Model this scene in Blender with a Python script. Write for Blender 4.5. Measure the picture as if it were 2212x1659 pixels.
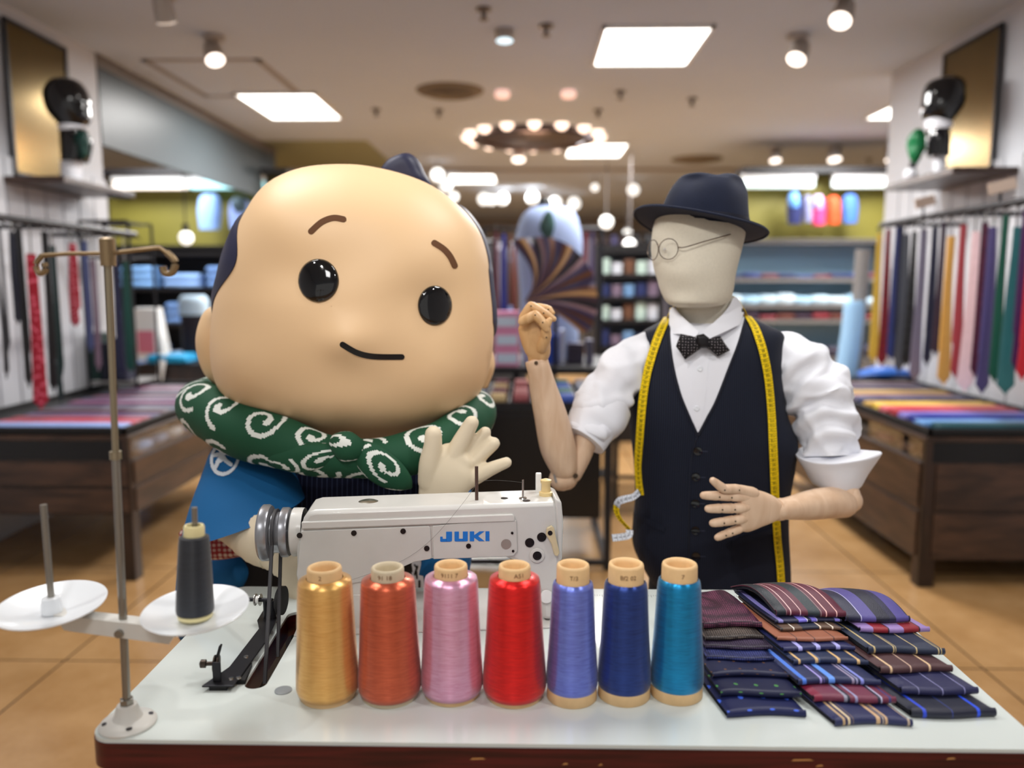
import bpy, bmesh, math, random
from mathutils import Vector, Matrix, noise
from mathutils.bvhtree import BVHTree
random.seed(7)
for o in list(bpy.data.objects): bpy.data.objects.remove(o)
SC=bpy.context.scene; COL=SC.collection
V=Vector; PI=math.pi
# ---------------- camera
F=1700.0; PITCH=math.radians(7.2); YAW=math.radians(1.08); CZ=1.33
cd=bpy.data.cameras.new('camera'); cam=bpy.data.objects.new('camera',cd); COL.objects.link(cam)
cam.location=(0,0,CZ); cam.rotation_euler=(PI/2-PITCH,0,YAW)
cd.sensor_width=36; cd.lens=F/2212*36; cd.clip_start=.05; cd.clip_end=60
cd.dof.use_dof=True; cd.dof.focus_distance=1.28; cd.dof.aperture_fstop=1.8
SC.camera=cam
# ---------------- world, view
w=bpy.data.worlds.new('world'); SC.world=w; w.use_nodes=True
w.node_tree.nodes['Background'].inputs[0].default_value=(1.0,.96,.92,1)
w.node_tree.nodes['Background'].inputs[1].default_value=.6
vs=SC.view_settings; vs.view_transform='Standard'; vs.look='None'; vs.gamma=1; vs.exposure=0.0; vs.use_curve_mapping=False
# ---------------- lamps of the shop (ceiling panels and spotlights outside the frame too), plus added fill
def area(x,y,z,sx,sy,e,c=(1,.985,.965),rot=(0,0,0)):
    l=bpy.data.lights.new('panel_and_fill_light','AREA'); l.shape='RECTANGLE'; l.size=sx; l.size_y=sy; l.energy=e; l.color=c
    o=bpy.data.objects.new('panel_and_fill_light',l); o.location=(x,y,z); o.rotation_euler=rot; COL.objects.link(o); return o
def spot(p,to,e,ang=50,c=(1,.97,.93),r=.04,blend=.5):
    l=bpy.data.lights.new('spotlight_light','SPOT'); l.energy=e; l.spot_size=math.radians(ang); l.spot_blend=blend; l.color=c; l.shadow_soft_size=r
    o=bpy.data.objects.new('spotlight_light',l); o.location=p; o.rotation_euler=(V(to)-V(p)).to_track_quat('-Z','Y').to_euler(); COL.objects.link(o); return o
H=2.8
PANELS=[(.75,5.12,.6,.76),(-1.95,6.72,.6,.9),(.75,1.9,.6,.76),(-1.1,1.9,.6,.76),(-.2,-.8,.6,.76),(3.30,6.82,.6,.9),(.75,8.9,.6,.8),(-.75,11.2,.6,.8)]
for i,(x,y,sx,sy) in enumerate(PANELS):
    area(x,y,H-.035,sx,sy,(72 if y>3 else (23 if y>0 else 24)))
spot((-.75,-.1,2.72),(.4,1.7,1.3),62,46)
spot((1.35,.3,2.72),(.3,1.5,1.0),42,46)
spot((-1.3,.6,2.72),(-.4,1.6,1.1),26,50)
for x in (-2.2,2.1):                       # wall washers
    for y in (3.3,4.6): spot((x*.62,y-.5,2.72),(x*1.1,y,1.2),55,70)
for x,y in ((-3.8,7.6),(3.1,7.6),(.9,8.5),(-.9,9),(0,12.5),(2.5,12.5)): area(x,y,H-.05,.8,.8,66,(.95,.97,1))  # added fill without fixtures, brightening shelves and goods at the back

# ---------------- helpers
def ray(px,py):
    a=(px-1106)/F; b=-(py-829.5)/F; cp,sp,cy,sy=math.cos(PITCH),math.sin(PITCH),math.cos(YAW),math.sin(YAW)
    return V((-sy*cp+a*cy-b*sy*sp, cy*cp+a*sy+b*cy*sp, -sp+b*cp))
def W(px,py,Y):                            # point of the place seen at a pixel, at distance Y
    d=ray(px,py); return V((0,0,CZ))+d*(Y/d.y)
def T(px,py,z=.76):
    d=ray(px,py); return V((0,0,CZ))+d*((z-CZ)/d.z)
def WX(px,py,X):
    d=ray(px,py); return V((0,0,CZ))+d*(X/d.x)
def lin(c):
    return tuple(((v/255)/12.92 if v/255<=.04045 else ((v/255+.055)/1.055)**2.4) for v in c)
MATS={}
def mat(name,rgb=None,rough=.5,metal=0,emit=0,spec=.5,trans=0,sheen=0,bump=None,vary=0,vscale=20,coat=0,attr=None,alpha=1,ior=1.45,stretch=None):
    if name in MATS: return MATS[name]
    m=bpy.data.materials.new(name); m.use_nodes=True; nt=m.node_tree; N=nt.nodes; L=nt.links
    b=N['Principled BSDF']; c=(*lin(rgb),1) if rgb else (1,1,1,1)
    b.inputs['Base Color'].default_value=c; b.inputs['Roughness'].default_value=rough; b.inputs['Metallic'].default_value=metal
    b.inputs['Specular IOR Level'].default_value=spec; b.inputs['Transmission Weight'].default_value=trans; b.inputs['IOR'].default_value=ior
    b.inputs['Sheen Weight'].default_value=sheen*.15; b.inputs['Coat Weight'].default_value=coat; b.inputs['Alpha'].default_value=alpha
    if emit: b.inputs['Emission Color'].default_value=c; b.inputs['Emission Strength'].default_value=emit
    tc=N.new('ShaderNodeTexCoord'); src=tc.outputs['Object']
    if stretch:
        mp=N.new('ShaderNodeMapping'); mp.inputs['Scale'].default_value=stretch; L.new(src,mp.inputs[0]); src=mp.outputs[0]
    if attr:
        a=N.new('ShaderNodeAttribute'); a.attribute_name='col'; L.new(a.outputs['Color'],b.inputs['Base Color'])
    if vary:
        n=N.new('ShaderNodeTexNoise'); n.inputs['Scale'].default_value=vscale; n.inputs['Detail'].default_value=4; L.new(src,n.inputs['Vector'])
        r=N.new('ShaderNodeValToRGB'); r.color_ramp.elements[0].position=.3; r.color_ramp.elements[1].position=.7
        r.color_ramp.elements[0].color=tuple(v*(1-vary) for v in c[:3])+(1,); r.color_ramp.elements[1].color=tuple(min(1,v*(1+vary)) for v in c[:3])+(1,)
        L.new(n.outputs['Fac'],r.inputs[0]); L.new(r.outputs[0],b.inputs['Base Color'])
    if bump:
        sc,st=bump; n2=N.new('ShaderNodeTexNoise'); n2.inputs['Scale'].default_value=sc; n2.inputs['Detail'].default_value=3; L.new(src,n2.inputs['Vector'])
        bp=N.new('ShaderNodeBump'); bp.inputs['Strength'].default_value=st; bp.inputs['Distance'].default_value=.002; L.new(n2.outputs['Fac'],bp.inputs['Height']); L.new(bp.outputs[0],b.inputs['Normal'])
    MATS[name]=m; return m
def stripes(name,cols,rep=1,axis='u',rough=.4,sheen=0,bump=None,space='uv',metal=0,coat=0):
    """cols: list of (start 0..1, rgb) constant ramp, repeated rep times along u or v"""
    if name in MATS: return MATS[name]
    m=bpy.data.materials.new(name); m.use_nodes=True; nt=m.node_tree; N=nt.nodes; L=nt.links; b=N['Principled BSDF']
    b.inputs['Roughness'].default_value=rough; b.inputs['Sheen Weight'].default_value=sheen*.15; b.inputs['Specular IOR Level'].default_value=.5 if rough<.5 else .25; b.inputs['Metallic'].default_value=metal; b.inputs['Coat Weight'].default_value=coat
    tc=N.new('ShaderNodeTexCoord'); s=N.new('ShaderNodeSeparateXYZ'); L.new(tc.outputs['UV' if space=='uv' else 'Object'],s.inputs[0])
    mu=N.new('ShaderNodeMath'); mu.operation='MULTIPLY'; mu.inputs[1].default_value=rep; L.new(s.outputs[{'u':0,'v':1,'w':2}[axis]],mu.inputs[0])
    fr=N.new('ShaderNodeMath'); fr.operation='FRACT'; L.new(mu.outputs[0],fr.inputs[0])
    r=N.new('ShaderNodeValToRGB'); r.color_ramp.interpolation='CONSTANT'; e=r.color_ramp.elements
    while len(e)<len(cols): e.new(.5)
    for k,(p,c) in enumerate(cols): e[k].position=p; e[k].color=(*lin(c),1)
    L.new(fr.outputs[0],r.inputs[0]); L.new(r.outputs[0],b.inputs['Base Color'])
    if bump:
        n2=N.new('ShaderNodeTexNoise'); n2.inputs['Scale'].default_value=bump[0]; L.new(tc.outputs['Object'],n2.inputs['Vector'])
        bp=N.new('ShaderNodeBump'); bp.inputs['Strength'].default_value=bump[1]; bp.inputs['Distance'].default_value=.002; L.new(n2.outputs['Fac'],bp.inputs['Height']); L.new(bp.outputs[0],b.inputs['Normal'])
    MATS[name]=m; return m
def wood(name,c1,c2,scale=(1,1,12),rough=.45,axis='Z'):
    if name in MATS: return MATS[name]
    m=bpy.data.materials.new(name); m.use_nodes=True; nt=m.node_tree; N=nt.nodes; L=nt.links; b=N['Principled BSDF']; b.inputs['Roughness'].default_value=rough
    tc=N.new('ShaderNodeTexCoord'); mp=N.new('ShaderNodeMapping'); mp.inputs['Scale'].default_value=scale; L.new(tc.outputs['Object'],mp.inputs[0])
    n=N.new('ShaderNodeTexNoise'); n.inputs['Scale'].default_value=3; n.inputs['Detail'].default_value=6; n.inputs['Distortion'].default_value=.6; L.new(mp.outputs[0],n.inputs['Vector'])
    r=N.new('ShaderNodeValToRGB'); r.color_ramp.elements[0].position=.35; r.color_ramp.elements[1].position=.65
    r.color_ramp.elements[0].color=(*lin(c1),1); r.color_ramp.elements[1].color=(*lin(c2),1)
    L.new(n.outputs['Fac'],r.inputs[0]); L.new(r.outputs[0],b.inputs['Base Color']); MATS[name]=m; return m

def smooth(pts,k=6):
    """Catmull-Rom through tuples of any length"""
    P=[tuple(p) for p in pts]; n=len(P); out=[]
    if n<3: k=max(k,1)
    for i in range(n-1):
        p0=P[max(i-1,0)]; p1=P[i]; p2=P[i+1]; p3=P[min(i+2,n-1)]
        for j in range(k):
            t=j/k; t2=t*t; t3=t2*t
            out.append(tuple(.5*((2*b)+(-a+c)*t+(2*a-5*b+4*c-d)*t2+(-a+3*b-3*c+d)*t3) for a,b,c,d in zip(p0,p1,p2,p3)))
    out.append(P[-1]); return out
class MB:
    def __init__(s): s.v=[]; s.f=[]; s.uv=[]; s.c=[]
    def add(s,vs,fs,uvs=None):
        o=len(s.v); s.v+= [tuple(v) for v in vs]; s.f+=[tuple(i+o for i in f) for f in fs]
        s.uv+= uvs if uvs else [(v[0],v[1]) for v in s.v[o:]]
        return s
    def box(s,x0,y0,z0,x1,y1,z1):
        v=[(x,y,z) for z in (z0,z1) for y in (y0,y1) for x in (x0,x1)]
        return s.add(v,[(0,2,3,1),(4,5,7,6),(0,1,5,4),(2,6,7,3),(0,4,6,2),(1,3,7,5)],[((p[0]-x0)/max(1e-6,x1-x0),(p[2]-z0)/max(1e-6,z1-z0)) for p in v])
    def cbox(s,c,d,rot=None):
        v=[V((x*d[0]/2,y*d[1]/2,z*d[2]/2)) for z in (-1,1) for y in (-1,1) for x in (-1,1)]
        if rot is not None: v=[rot@p for p in v]
        v=[p+V(c) for p in v]
        return s.add(v,[(0,2,3,1),(4,5,7,6),(0,1,5,4),(2,6,7,3),(0,4,6,2),(1,3,7,5)],[((i&1),(i>>2)) for i in range(8)])
    def lathe(s,c,prof,n=32,axis=V((0,0,1)),cap=True,squash=1):
        """prof: (r,h) along axis"""
        q=V((0,0,1)).rotation_difference(V(axis).normalized()); vs=[];fs=[];uv=[]
        m=len(prof)
        for j,(r,h) in enumerate(prof):
            for i in range(n):
                a=2*PI*i/n; vs.append(V(c)+q@V((r*math.cos(a),r*math.sin(a)*squash,h))); uv.append((i/n,j/(m-1)))
        for j in range(m-1):
            for i in range(n):
                k=(i+1)%n; fs.append((j*n+i,j*n+k,(j+1)*n+k,(j+1)*n+i))
        if cap: fs.append(tuple(reversed(range(n)))); fs.append(tuple((m-1)*n+i for i in range(n)))
        return s.add(vs,fs,uv)
    def cyl(s,a,b,r,n=16,r2=None):
        a=V(a);b=V(b); return s.lathe(a,[(r,0),(r if r2 is None else r2,(b-a).length)],n,b-a)
    def ball(s,c,r,n=16,sc=(1,1,1)):
        vs=[];fs=[]; m=n//2+1; uv=[]
        for j in range(m):
            t=PI*j/(m-1)
            for i in range(n):
                a=2*PI*i/n; vs.append((c[0]+r*sc[0]*math.sin(t)*math.cos(a),c[1]+r*sc[1]*math.sin(t)*math.sin(a),c[2]+r*sc[2]*math.cos(t))); uv.append((i/n,j/(m-1)))
        for j in range(m-1):
            for i in range(n):
                k=(i+1)%n; fs.append((j*n+i,(j+1)*n+i,(j+1)*n+k,j*n+k))
        return s.add(vs,fs,uv)
    def sweep(s,path,rad,n=16,up=(0,0,1),cap='flat',p=2,k=0,disp=None,closed=False):
        """rad: one number, or per point (side, up); p = superellipse power; k = smoothing"""
        P=[V(q) for q in path]; m=len(P)
        if not isinstance(rad,(list,)): rad=[rad]*m
        R=[(r,r) if not isinstance(r,tuple) else r for r in rad]
        if k:
            sm=smooth([(*q,*r) for q,r in zip(P,R)],k); P=[V(q[:3]) for q in sm]; R=[(max(1e-5,q[3]),max(1e-5,q[4])) for q in sm]; m=len(P)
        if cap=='round':
            nP=[];nR=[]
            t0=(P[1]-P[0]).normalized(); t1=(P[-1]-P[-2]).normalized(); r0=min(R[0]); r1=min(R[-1])
            for a in (80,60,38,18):
                a=math.radians(a); nP.append(P[0]-t0*r0*math.sin(a)); nR.append((R[0][0]*math.cos(a),R[0][1]*math.cos(a)))
            nP+=P; nR+=R
            for a in (18,38,60,80):
                a=math.radians(a); nP.append(P[-1]+t1*r1*math.sin(a)); nR.append((R[-1][0]*math.cos(a),R[-1][1]*math.cos(a)))
            P,R=nP,nR; m=len(P)
        vs=[];fs=[];uv=[];U=V(up); L=0; tot=sum((P[i+1]-P[i]).length for i in range(m-1)) or 1
        for i in range(m):
            t=(P[(i+1)%m if closed else min(i+1,m-1)]-P[(i-1) if closed else max(i-1,0)]).normalized()
            sd=t.cross(U)
            if sd.length<.05: sd=t.cross(V((1,.3,0)))
            sd.normalize(); u2=sd.cross(t).normalized(); U=u2 if up==(9,9,9) else U
            if i: L+=(P[i]-P[i-1]).length
            for j in range(n):
                a=2*PI*j/n; ca,sa=math.cos(a),math.sin(a)
                x=math.copysign(abs(ca)**(2/p),ca)*R[i][0]; y=math.copysign(abs(sa)**(2/p),sa)*R[i][1]
                q=P[i]+sd*x+u2*y
                if disp: q=disp(q,(q-P[i]).normalized(),L/tot,j/n)
                vs.append(q); uv.append((j/n,L/tot))
        for i in range(m-1 if not closed else m):
            for j in range(n):
                k2=(j+1)%n; i2=(i+1)%m; fs.append((i*n+j,i*n+k2,i2*n+k2,i2*n+j))
        if not closed: fs.append(tuple(reversed(range(n)))); fs.append(tuple((m-1)*n+j for j in range(n)))
        return s.add(vs,fs,uv)
    def prism(s,poly,y0,y1,axis='y'):
        """extrude a 2D polygon (x,z) from y0 to y1 (axis y), (y,z) along x, or (x,y) along z"""
        n=len(poly)
        def mk(p,q): return {'y':(p[0],q,p[1]),'x':(q,p[0],p[1]),'z':(p[0],p[1],q)}[axis]
        vs=[mk(p,y0) for p in poly]+[mk(p,y1) for p in poly]
        fs=[tuple(range(n)),tuple(reversed(range(n,2*n)))]+[(i,i+n,(i+1)%n+n,(i+1)%n) for i in range(n)]
        return s.add(vs,fs,[(p[0],p[1]) for p in poly]*2)
    def grid(s,fn,nu,nv,thick=0,wrap=False):
        """fn(u,v)->point ; thick gives it a back side"""
        G=[[V(fn(i/nu,j/nv)) for i in range(nu+1)] for j in range(nv+1)]
        vs=[q for r in G for q in r]; uv=[(i/nu,j/nv) for j in range(nv+1) for i in range(nu+1)]; w_=nu+1
        fs=[(j*w_+i,j*w_+i+1,(j+1)*w_+i+1,(j+1)*w_+i) for j in range(nv) for i in range(nu)]
        if thick:
            nn=[]
            for j in range(nv+1):
                for i in range(nu+1):
                    du=G[j][min(i+1,nu)]-G[j][max(i-1,0)]; dv=G[min(j+1,nv)][i]-G[max(j-1,0)][i]
                    n_=du.cross(dv); n_=n_.normalized() if n_.length>1e-12 else V((0,1,0)); nn.append(n_)
            o=len(vs); vs2=[q-n_*thick for q,n_ in zip(vs,nn)]; vs=vs+vs2; uv=uv+uv
            fs+= [tuple(reversed([x+o for x in f])) for f in fs]
            for i in range(nu):
                fs.append((i+1,i,i+o,i+1+o)); a=nv*w_; fs.append((a+i,a+i+1,a+i+1+o,a+i+o))
            for j in range(nv):
                a=j*w_; fs.append((a,a+w_,a+w_+o,a+o)); b=a+nu; fs.append((b+w_,b,b+o,b+w_+o))
        return s.add(vs,fs,uv)
    def mesh(s,name,m=None,sm=True,cols=None):
        me=bpy.data.meshes.new(name); me.from_pydata(s.v,[],s.f); me.update()
        uvl=me.uv_layers.new(name='uv')
        for lp in me.loops: uvl.data[lp.index].uv=s.uv[lp.vertex_index]
        if cols:
            ca=me.color_attributes.new('col','FLOAT_COLOR','CORNER')
            for p in me.polygons:
                c=cols[p.index] if p.index<len(cols) else cols[-1]
                for li in p.loop_indices: ca.data[li].color=(*lin(c),1)
        if m:
            for q in (m if isinstance(m,list) else [m]): me.materials.append(q)
        return me
    def build(s,name,m,parent=None,sm=40,bev=0,cols=None,local=False,sub=0,org=None,label=None,recalc=True):
        """links ONE mesh object. World coordinates are made relative to the thing's base."""
        off=V(parent['_org']) if (parent and not local) else (V(org) if org else V((0,0,0)))
        if not local and off.length: s.v=[tuple(V(q)-off) for q in s.v]
        me=s.mesh(name,m,cols=cols)
        if recalc:
            bm=bmesh.new(); bm.from_mesh(me); bmesh.ops.recalc_face_normals(bm,faces=bm.faces); bm.to_mesh(me); bm.free()
        o=bpy.data.objects.new(name,me); COL.objects.link(o)
        if parent: o.parent=parent; o['_org']=parent['_org']
        elif org: o.location=org; o['_org']=list(org)
        else: o['_org']=[0,0,0]
        if bev:
            b=o.modifiers.new('bevel','BEVEL'); b.width=bev; b.segments=2; b.limit_method='ANGLE'; b.angle_limit=math.radians(40)
        if sub: u=o.modifiers.new('sub','SUBSURF'); u.levels=sub; u.render_levels=sub
        if sm:
            me.polygons.foreach_set('use_smooth',[True]*len(me.polygons)); me.set_sharp_from_angle(angle=math.radians(sm))
        if label: o['label']=label
        return o
def thing(name,label,cat,loc=(0,0,0),group=None,rotz=0):
    o=bpy.data.objects.new(name,None); COL.objects.link(o); o.location=loc; o.rotation_euler=(0,0,rotz); o['_org']=list(loc); o.empty_display_size=.05
    o['label']=label; o['category']=cat
    if group: o['group']=group
    return o
def tag(o,label,cat,group=None,kind=None):
    if label: o['label']=label
    if cat: o['category']=cat
    if group: o['group']=group
    if kind: o['kind']=kind
    return o
def struct(o,label=None):
    o['kind']='structure'
    if label: o['label']=label
    return o
def bvh_of(*obs):
    bpy.context.view_layer.update(); dg=bpy.context.evaluated_depsgraph_get(); vs=[];fs=[]
    for o in obs:
        e=o.evaluated_get(dg); me=e.to_mesh(); n=len(vs); mw=o.matrix_world
        vs+=[mw@v.co for v in me.vertices]; fs+=[tuple(i+n for i in p.vertices) for p in me.polygons]; e.to_mesh_clear()
    return BVHTree.FromPolygons(vs,fs)
def decal(mask,bb,step,bvh,off=.0008,maxd=9,both=False):
    """patches laid on a surface: cells of a pixel grid where mask(x,y) is true, dropped onto the surface and lifted by off"""
    x0,y0,x1,y1=bb; nx=int((x1-x0)/step); ny=int((y1-y0)/step); mb=MB(); idx={}; o=V((0,0,CZ))
    def vert(i,j):
        if (i,j) in idx: return idx[(i,j)]
        d=ray(x0+i*step,y0+j*step).normalized(); h=bvh.ray_cast(o,d,maxd)
        if h[0] is None: r=None
        else:
            n=h[1] if h[1].dot(d)<0 else -h[1]
            mb.v.append(tuple(h[0]+n*off)); mb.uv.append((i/nx,j/ny)); r=len(mb.v)-1
        idx[(i,j)]=r; return r
    for j in range(ny):
        for i in range(nx):
            if mask(x0+(i+.5)*step,y0+(j+.5)*step):
                q=[vert(i,j),vert(i+1,j),vert(i+1,j+1),vert(i,j+1)]
                if None not in q:
                    zs=[mb.v[a][1] for a in q]
                    if max(zs)-min(zs)<.03: mb.f.append(tuple(q))
    return mb
def inpoly(x,y,P):
    c=False; n=len(P); j=n-1
    for i in range(n):
        if (P[i][1]>y)!=(P[j][1]>y) and x<(P[j][0]-P[i][0])*(y-P[i][1])/(P[j][1]-P[i][1])+P[i][0]: c=not c
        j=i
    return c
def segd(x,y,P):
    b=1e9
    for (ax,ay),(bx,by) in zip(P,P[1:]):
        dx,dy=bx-ax,by-ay; t=max(0,min(1,((x-ax)*dx+(y-ay)*dy)/(dx*dx+dy*dy+1e-9))); b=min(b,math.hypot(x-ax-t*dx,y-ay-t*dy))
    return b
def dup(root,loc=None,rotz=None,label=None,group=None,mats=None):
    r=root.copy(); COL.objects.link(r)
    if loc is not None: r.location=loc
    if rotz is not None: r.rotation_euler=(0,0,rotz)
    if label: r['label']=label
    if group: r['group']=group
    for ch in list(root.children):
        c=ch.copy(); COL.objects.link(c); c.parent=r
        for g in ch.children:
            d=g.copy(); COL.objects.link(d); d.parent=c
    return r
def patch(P,step,bvh,off=.001,thick=0,mb=None,jump=.04,maxd=9):
    """a piece of cloth or paint lying on a surface, its outline given in pixels"""
    P=list(P); xs=[p[0] for p in P]; ys=[p[1] for p in P]; x0,y0=min(xs)-step*.31,min(ys)-step*.37; nx=int((max(xs)-x0)/step)+2; ny=int((max(ys)-y0)/step)+2
    inc=set((i,j) for j in range(ny) for i in range(nx) if inpoly(x0+(i+.5)*step,y0+(j+.5)*step,P))
    mb=mb or MB(); idx={}; o=V((0,0,CZ)); base=len(mb.v); nor={}; Q=P+[P[0]]
    def vert(i,j):
        if (i,j) in idx: return idx[(i,j)]
        x,y=x0+i*step,y0+j*step
        if sum(((i+a,j+b) in inc) for a in (-1,0) for b in (-1,0))<4:
            best=None
            for (ax,ay),(bx,by) in zip(Q,Q[1:]):
                dx,dy=bx-ax,by-ay; t=max(0,min(1,((x-ax)*dx+(y-ay)*dy)/(dx*dx+dy*dy+1e-9))); qx,qy=ax+t*dx,ay+t*dy; d=math.hypot(x-qx,y-qy)
                if best is None or d<best[0]: best=(d,qx,qy)
            if best[0]<step*1.3: x,y=best[1],best[2]
        d=ray(x,y).normalized(); h=bvh.ray_cast(o,d,maxd); r=None
        if h[0] is not None:
            n=h[1] if h[1].dot(d)<0 else -h[1]
            mb.v.append(tuple(h[0]+n*off)); mb.uv.append(((x-min(xs))/(max(xs)-min(xs)),(y-min(ys))/(max(ys)-min(ys)))); r=len(mb.v)-1; nor[r]=n
        idx[(i,j)]=r; return r
    F_=[]
    for (i,j) in sorted(inc):
        q=[vert(i,j),vert(i+1,j),vert(i+1,j+1),vert(i,j+1)]
        if None in q: continue
        yy=[mb.v[a][1] for a in q]
        if max(yy)-min(yy)<jump: F_.append(tuple(q))
    mb.f+=F_
    if thick:
        m={};
        for a in list(nor): m[a]=len(mb.v); mb.v.append(tuple(V(mb.v[a])-nor[a]*thick)); mb.uv.append(mb.uv[a])
        ed={}
        for f in F_:
            mb.f.append(tuple(m[a] for a in reversed(f)))
            for a,b in zip(f,f[1:]+f[:1]): ed[(a,b)]=1
        for (a,b) in list(ed):
            if (b,a) not in ed: mb.f.append((b,a,m[a],m[b]))
    return mb
def ringloft(rows,n=48,p=2.2,cap=True,disp=None,k=5):
    """rows: (py, px_left, px_right, Y_centre, half_depth_front, half_depth_back)"""
    R=smooth(rows,k); mb=MB(); vs=[];fs=[];uv=[]
    for ri,(py,xl,xr,Yc,df,db) in enumerate(R):
        a=W(xl,py,Yc); b=W(xr,py,Yc); c=(a+b)/2; rx=(b-a).length/2
        for j in range(n):
            t=2*PI*j/n; ca,sa=math.cos(t),math.sin(t)
            x=math.copysign(abs(ca)**(2/p),ca)*rx; y=math.copysign(abs(sa)**(2/p),sa)
            q=V((c.x+x,c.y+y*(db if y>0 else df),c.z))
            if disp: q=disp(q,c,ri/(len(R)-1),j/n)
            vs.append(q); uv.append((j/n,ri/(len(R)-1)))
    m=len(R)
    for i in range(m-1):
        for j in range(n): k2=(j+1)%n; fs.append((i*n+j,i*n+k2,(i+1)*n+k2,(i+1)*n+j))
    if cap: fs.append(tuple(reversed(range(n)))); fs.append(tuple((m-1)*n+j for j in range(n)))
    return mb.add(vs,fs,uv)
def nz(q,s=1.0): return noise.noise(V(q)*s)
def pxpath(L): return [W(x,y,Y) for x,y,Y in L]
def hit(bvh,px,py,maxd=9):
    d=ray(px,py).normalized(); h=bvh.ray_cast(V((0,0,CZ)),d,maxd)
    if h[0] is None: return None,None
    return h[0],(h[1] if h[1].dot(d)<0 else -h[1])
def remesh(o,vox=.004,sm=4):
    m=o.modifiers.new('r','REMESH'); m.mode='VOXEL'; m.voxel_size=vox; m.use_smooth_shade=True
    s=o.modifiers.new('s','SMOOTH'); s.factor=.5; s.iterations=sm
    bpy.context.view_layer.update(); dg=bpy.context.evaluated_depsgraph_get(); me=bpy.data.meshes.new_from_object(o.evaluated_get(dg)); o.modifiers.clear(); o.data=me
    me.polygons.foreach_set('use_smooth',[True]*len(me.polygons)); return o
# ================= the room
M_ceil=mat('ceiling paint',(190,199,213),.8,vary=.02,vscale=1)
M_wall=mat('white wall paint',(198,200,206),.6)
M_metal_d=mat('dark painted metal',(38,38,42),.4,.5)
M_black=mat('black lacquer',(10,10,12),.22)
M_blk=mat('matt black',(14,14,16),.55)
M_chrome=mat('steel',(170,168,165),.25,1)
M_white=mat('white plastic',(232,232,230),.35)
M_walnut=wood('walnut veneer',(27,18,14),(56,38,29),(9,9,1),.35)
M_walnut_h=wood('walnut veneer lengthways',(40,27,21),(76,53,40),(1.2,1.2,9),.35)
# floor tiles
mf=bpy.data.materials.new('tan floor tiles'); mf.use_nodes=True; N=mf.node_tree.nodes; L=mf.node_tree.links; b=N['Principled BSDF']
tc=N.new('ShaderNodeTexCoord'); br=N.new('ShaderNodeTexBrick'); mp=N.new('ShaderNodeMapping'); L.new(tc.outputs['Object'],mp.inputs[0]); L.new(mp.outputs[0],br.inputs['Vector'])
mp.inputs['Location'].default_value=(1.645,-2.63,0)
br.offset=0; br.inputs['Scale'].default_value=1; br.inputs['Brick Width'].default_value=.81; br.inputs['Row Height'].default_value=.93; br.inputs['Mortar Size'].default_value=.0035
n=N.new('ShaderNodeTexNoise'); n.inputs['Scale'].default_value=3.5; n.inputs['Detail'].default_value=8; n.inputs['Roughness'].default_value=.65; L.new(tc.outputs['Object'],n.inputs['Vector'])
r=N.new('ShaderNodeValToRGB'); r.color_ramp.elements[0].position=.3; r.color_ramp.elements[1].position=.72; r.color_ramp.elements[0].color=(*lin((166,125,78)),1); r.color_ramp.elements[1].color=(*lin((196,156,108)),1)
L.new(n.outputs['Fac'],r.inputs[0]); L.new(r.outputs[0],br.inputs['Color1']); L.new(r.outputs[0],br.inputs['Color2']); br.inputs['Mortar'].default_value=(*lin((60,42,30)),1)
L.new(br.outputs['Color'],b.inputs['Base Color']); b.inputs['Roughness'].default_value=.22
bp=N.new('ShaderNodeBump'); bp.inputs['Strength'].default_value=.12; bp.inputs['Distance'].default_value=.004; n3=N.new('ShaderNodeTexNoise'); n3.inputs['Scale'].default_value=25; L.new(tc.outputs['Object'],n3.inputs['Vector']); L.new(n3.outputs['Fac'],bp.inputs['Height']); L.new(bp.outputs[0],b.inputs['Normal'])
struct(MB().box(-6.5,-3,-.1,6.5,18.2,0).build('floor',mf,sm=0),'tan stone-look tiled shop floor')
struct(MB().box(-6.5,-3,H,6.5,18.2,H+.1).build('ceiling',M_ceil,sm=0),'taupe painted shop ceiling')
XL,XR=-2.76,2.56
struct(MB().box(XL-.45,-3,0,XL,5.2,H).build('wall_left',M_wall,sm=0),'white wall on the left behind the tie rack')
struct(MB().box(XR,-3,0,XR+.45,5.8,H).build('wall_right',M_wall,sm=0),'white wall on the right behind the tie rack')
struct(MB().box(-6.5,18.1,0,6.5,18.2,H).build('wall_back',mat('far wall',(150,140,130),.7),sm=0))
struct(MB().box(-6.6,-3,0,-6.5,18.2,H).build('wall_far_left',mat('far side wall',(120,112,108),.7),sm=0))
struct(MB().box(6.5,-3,0,6.6,18.2,H).build('wall_far_right',MATS['far side wall'],sm=0))
# slotted white wall boards behind ties
M_slot=mat('board slot',(120,120,124),.6)
for nm,X,s,y0,y1 in (('wall_panel_left',XL,1,3.0,5.15),('wall_panel_right',XR,-1,3.0,5.7)):
    mb=MB(); y=y0
    while y<y1: mb.box(min(X,X+s*.02),y,.55,max(X,X+s*.02),y+.155,2.0); y+=.17
    o=mb.build('trim_1' if s>0 else 'trim_2',M_wall,sm=0); struct(o,'white grooved wall boards')
# glass soffit above left passage
M_soff=mat('blue grey glass',(64,72,76),.4,spec=.25)
struct(MB().box(XL-.03,5.22,2.23,XL,8.8,2.72).build('trim_3',M_soff,sm=0),'blue grey glass soffit over the left passage')
struct(MB().box(XL-.04,5.2,2.72,XL+.01,8.8,H).build('trim_4',mat('soffit trim',(112,106,102),.5),sm=0))
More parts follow.
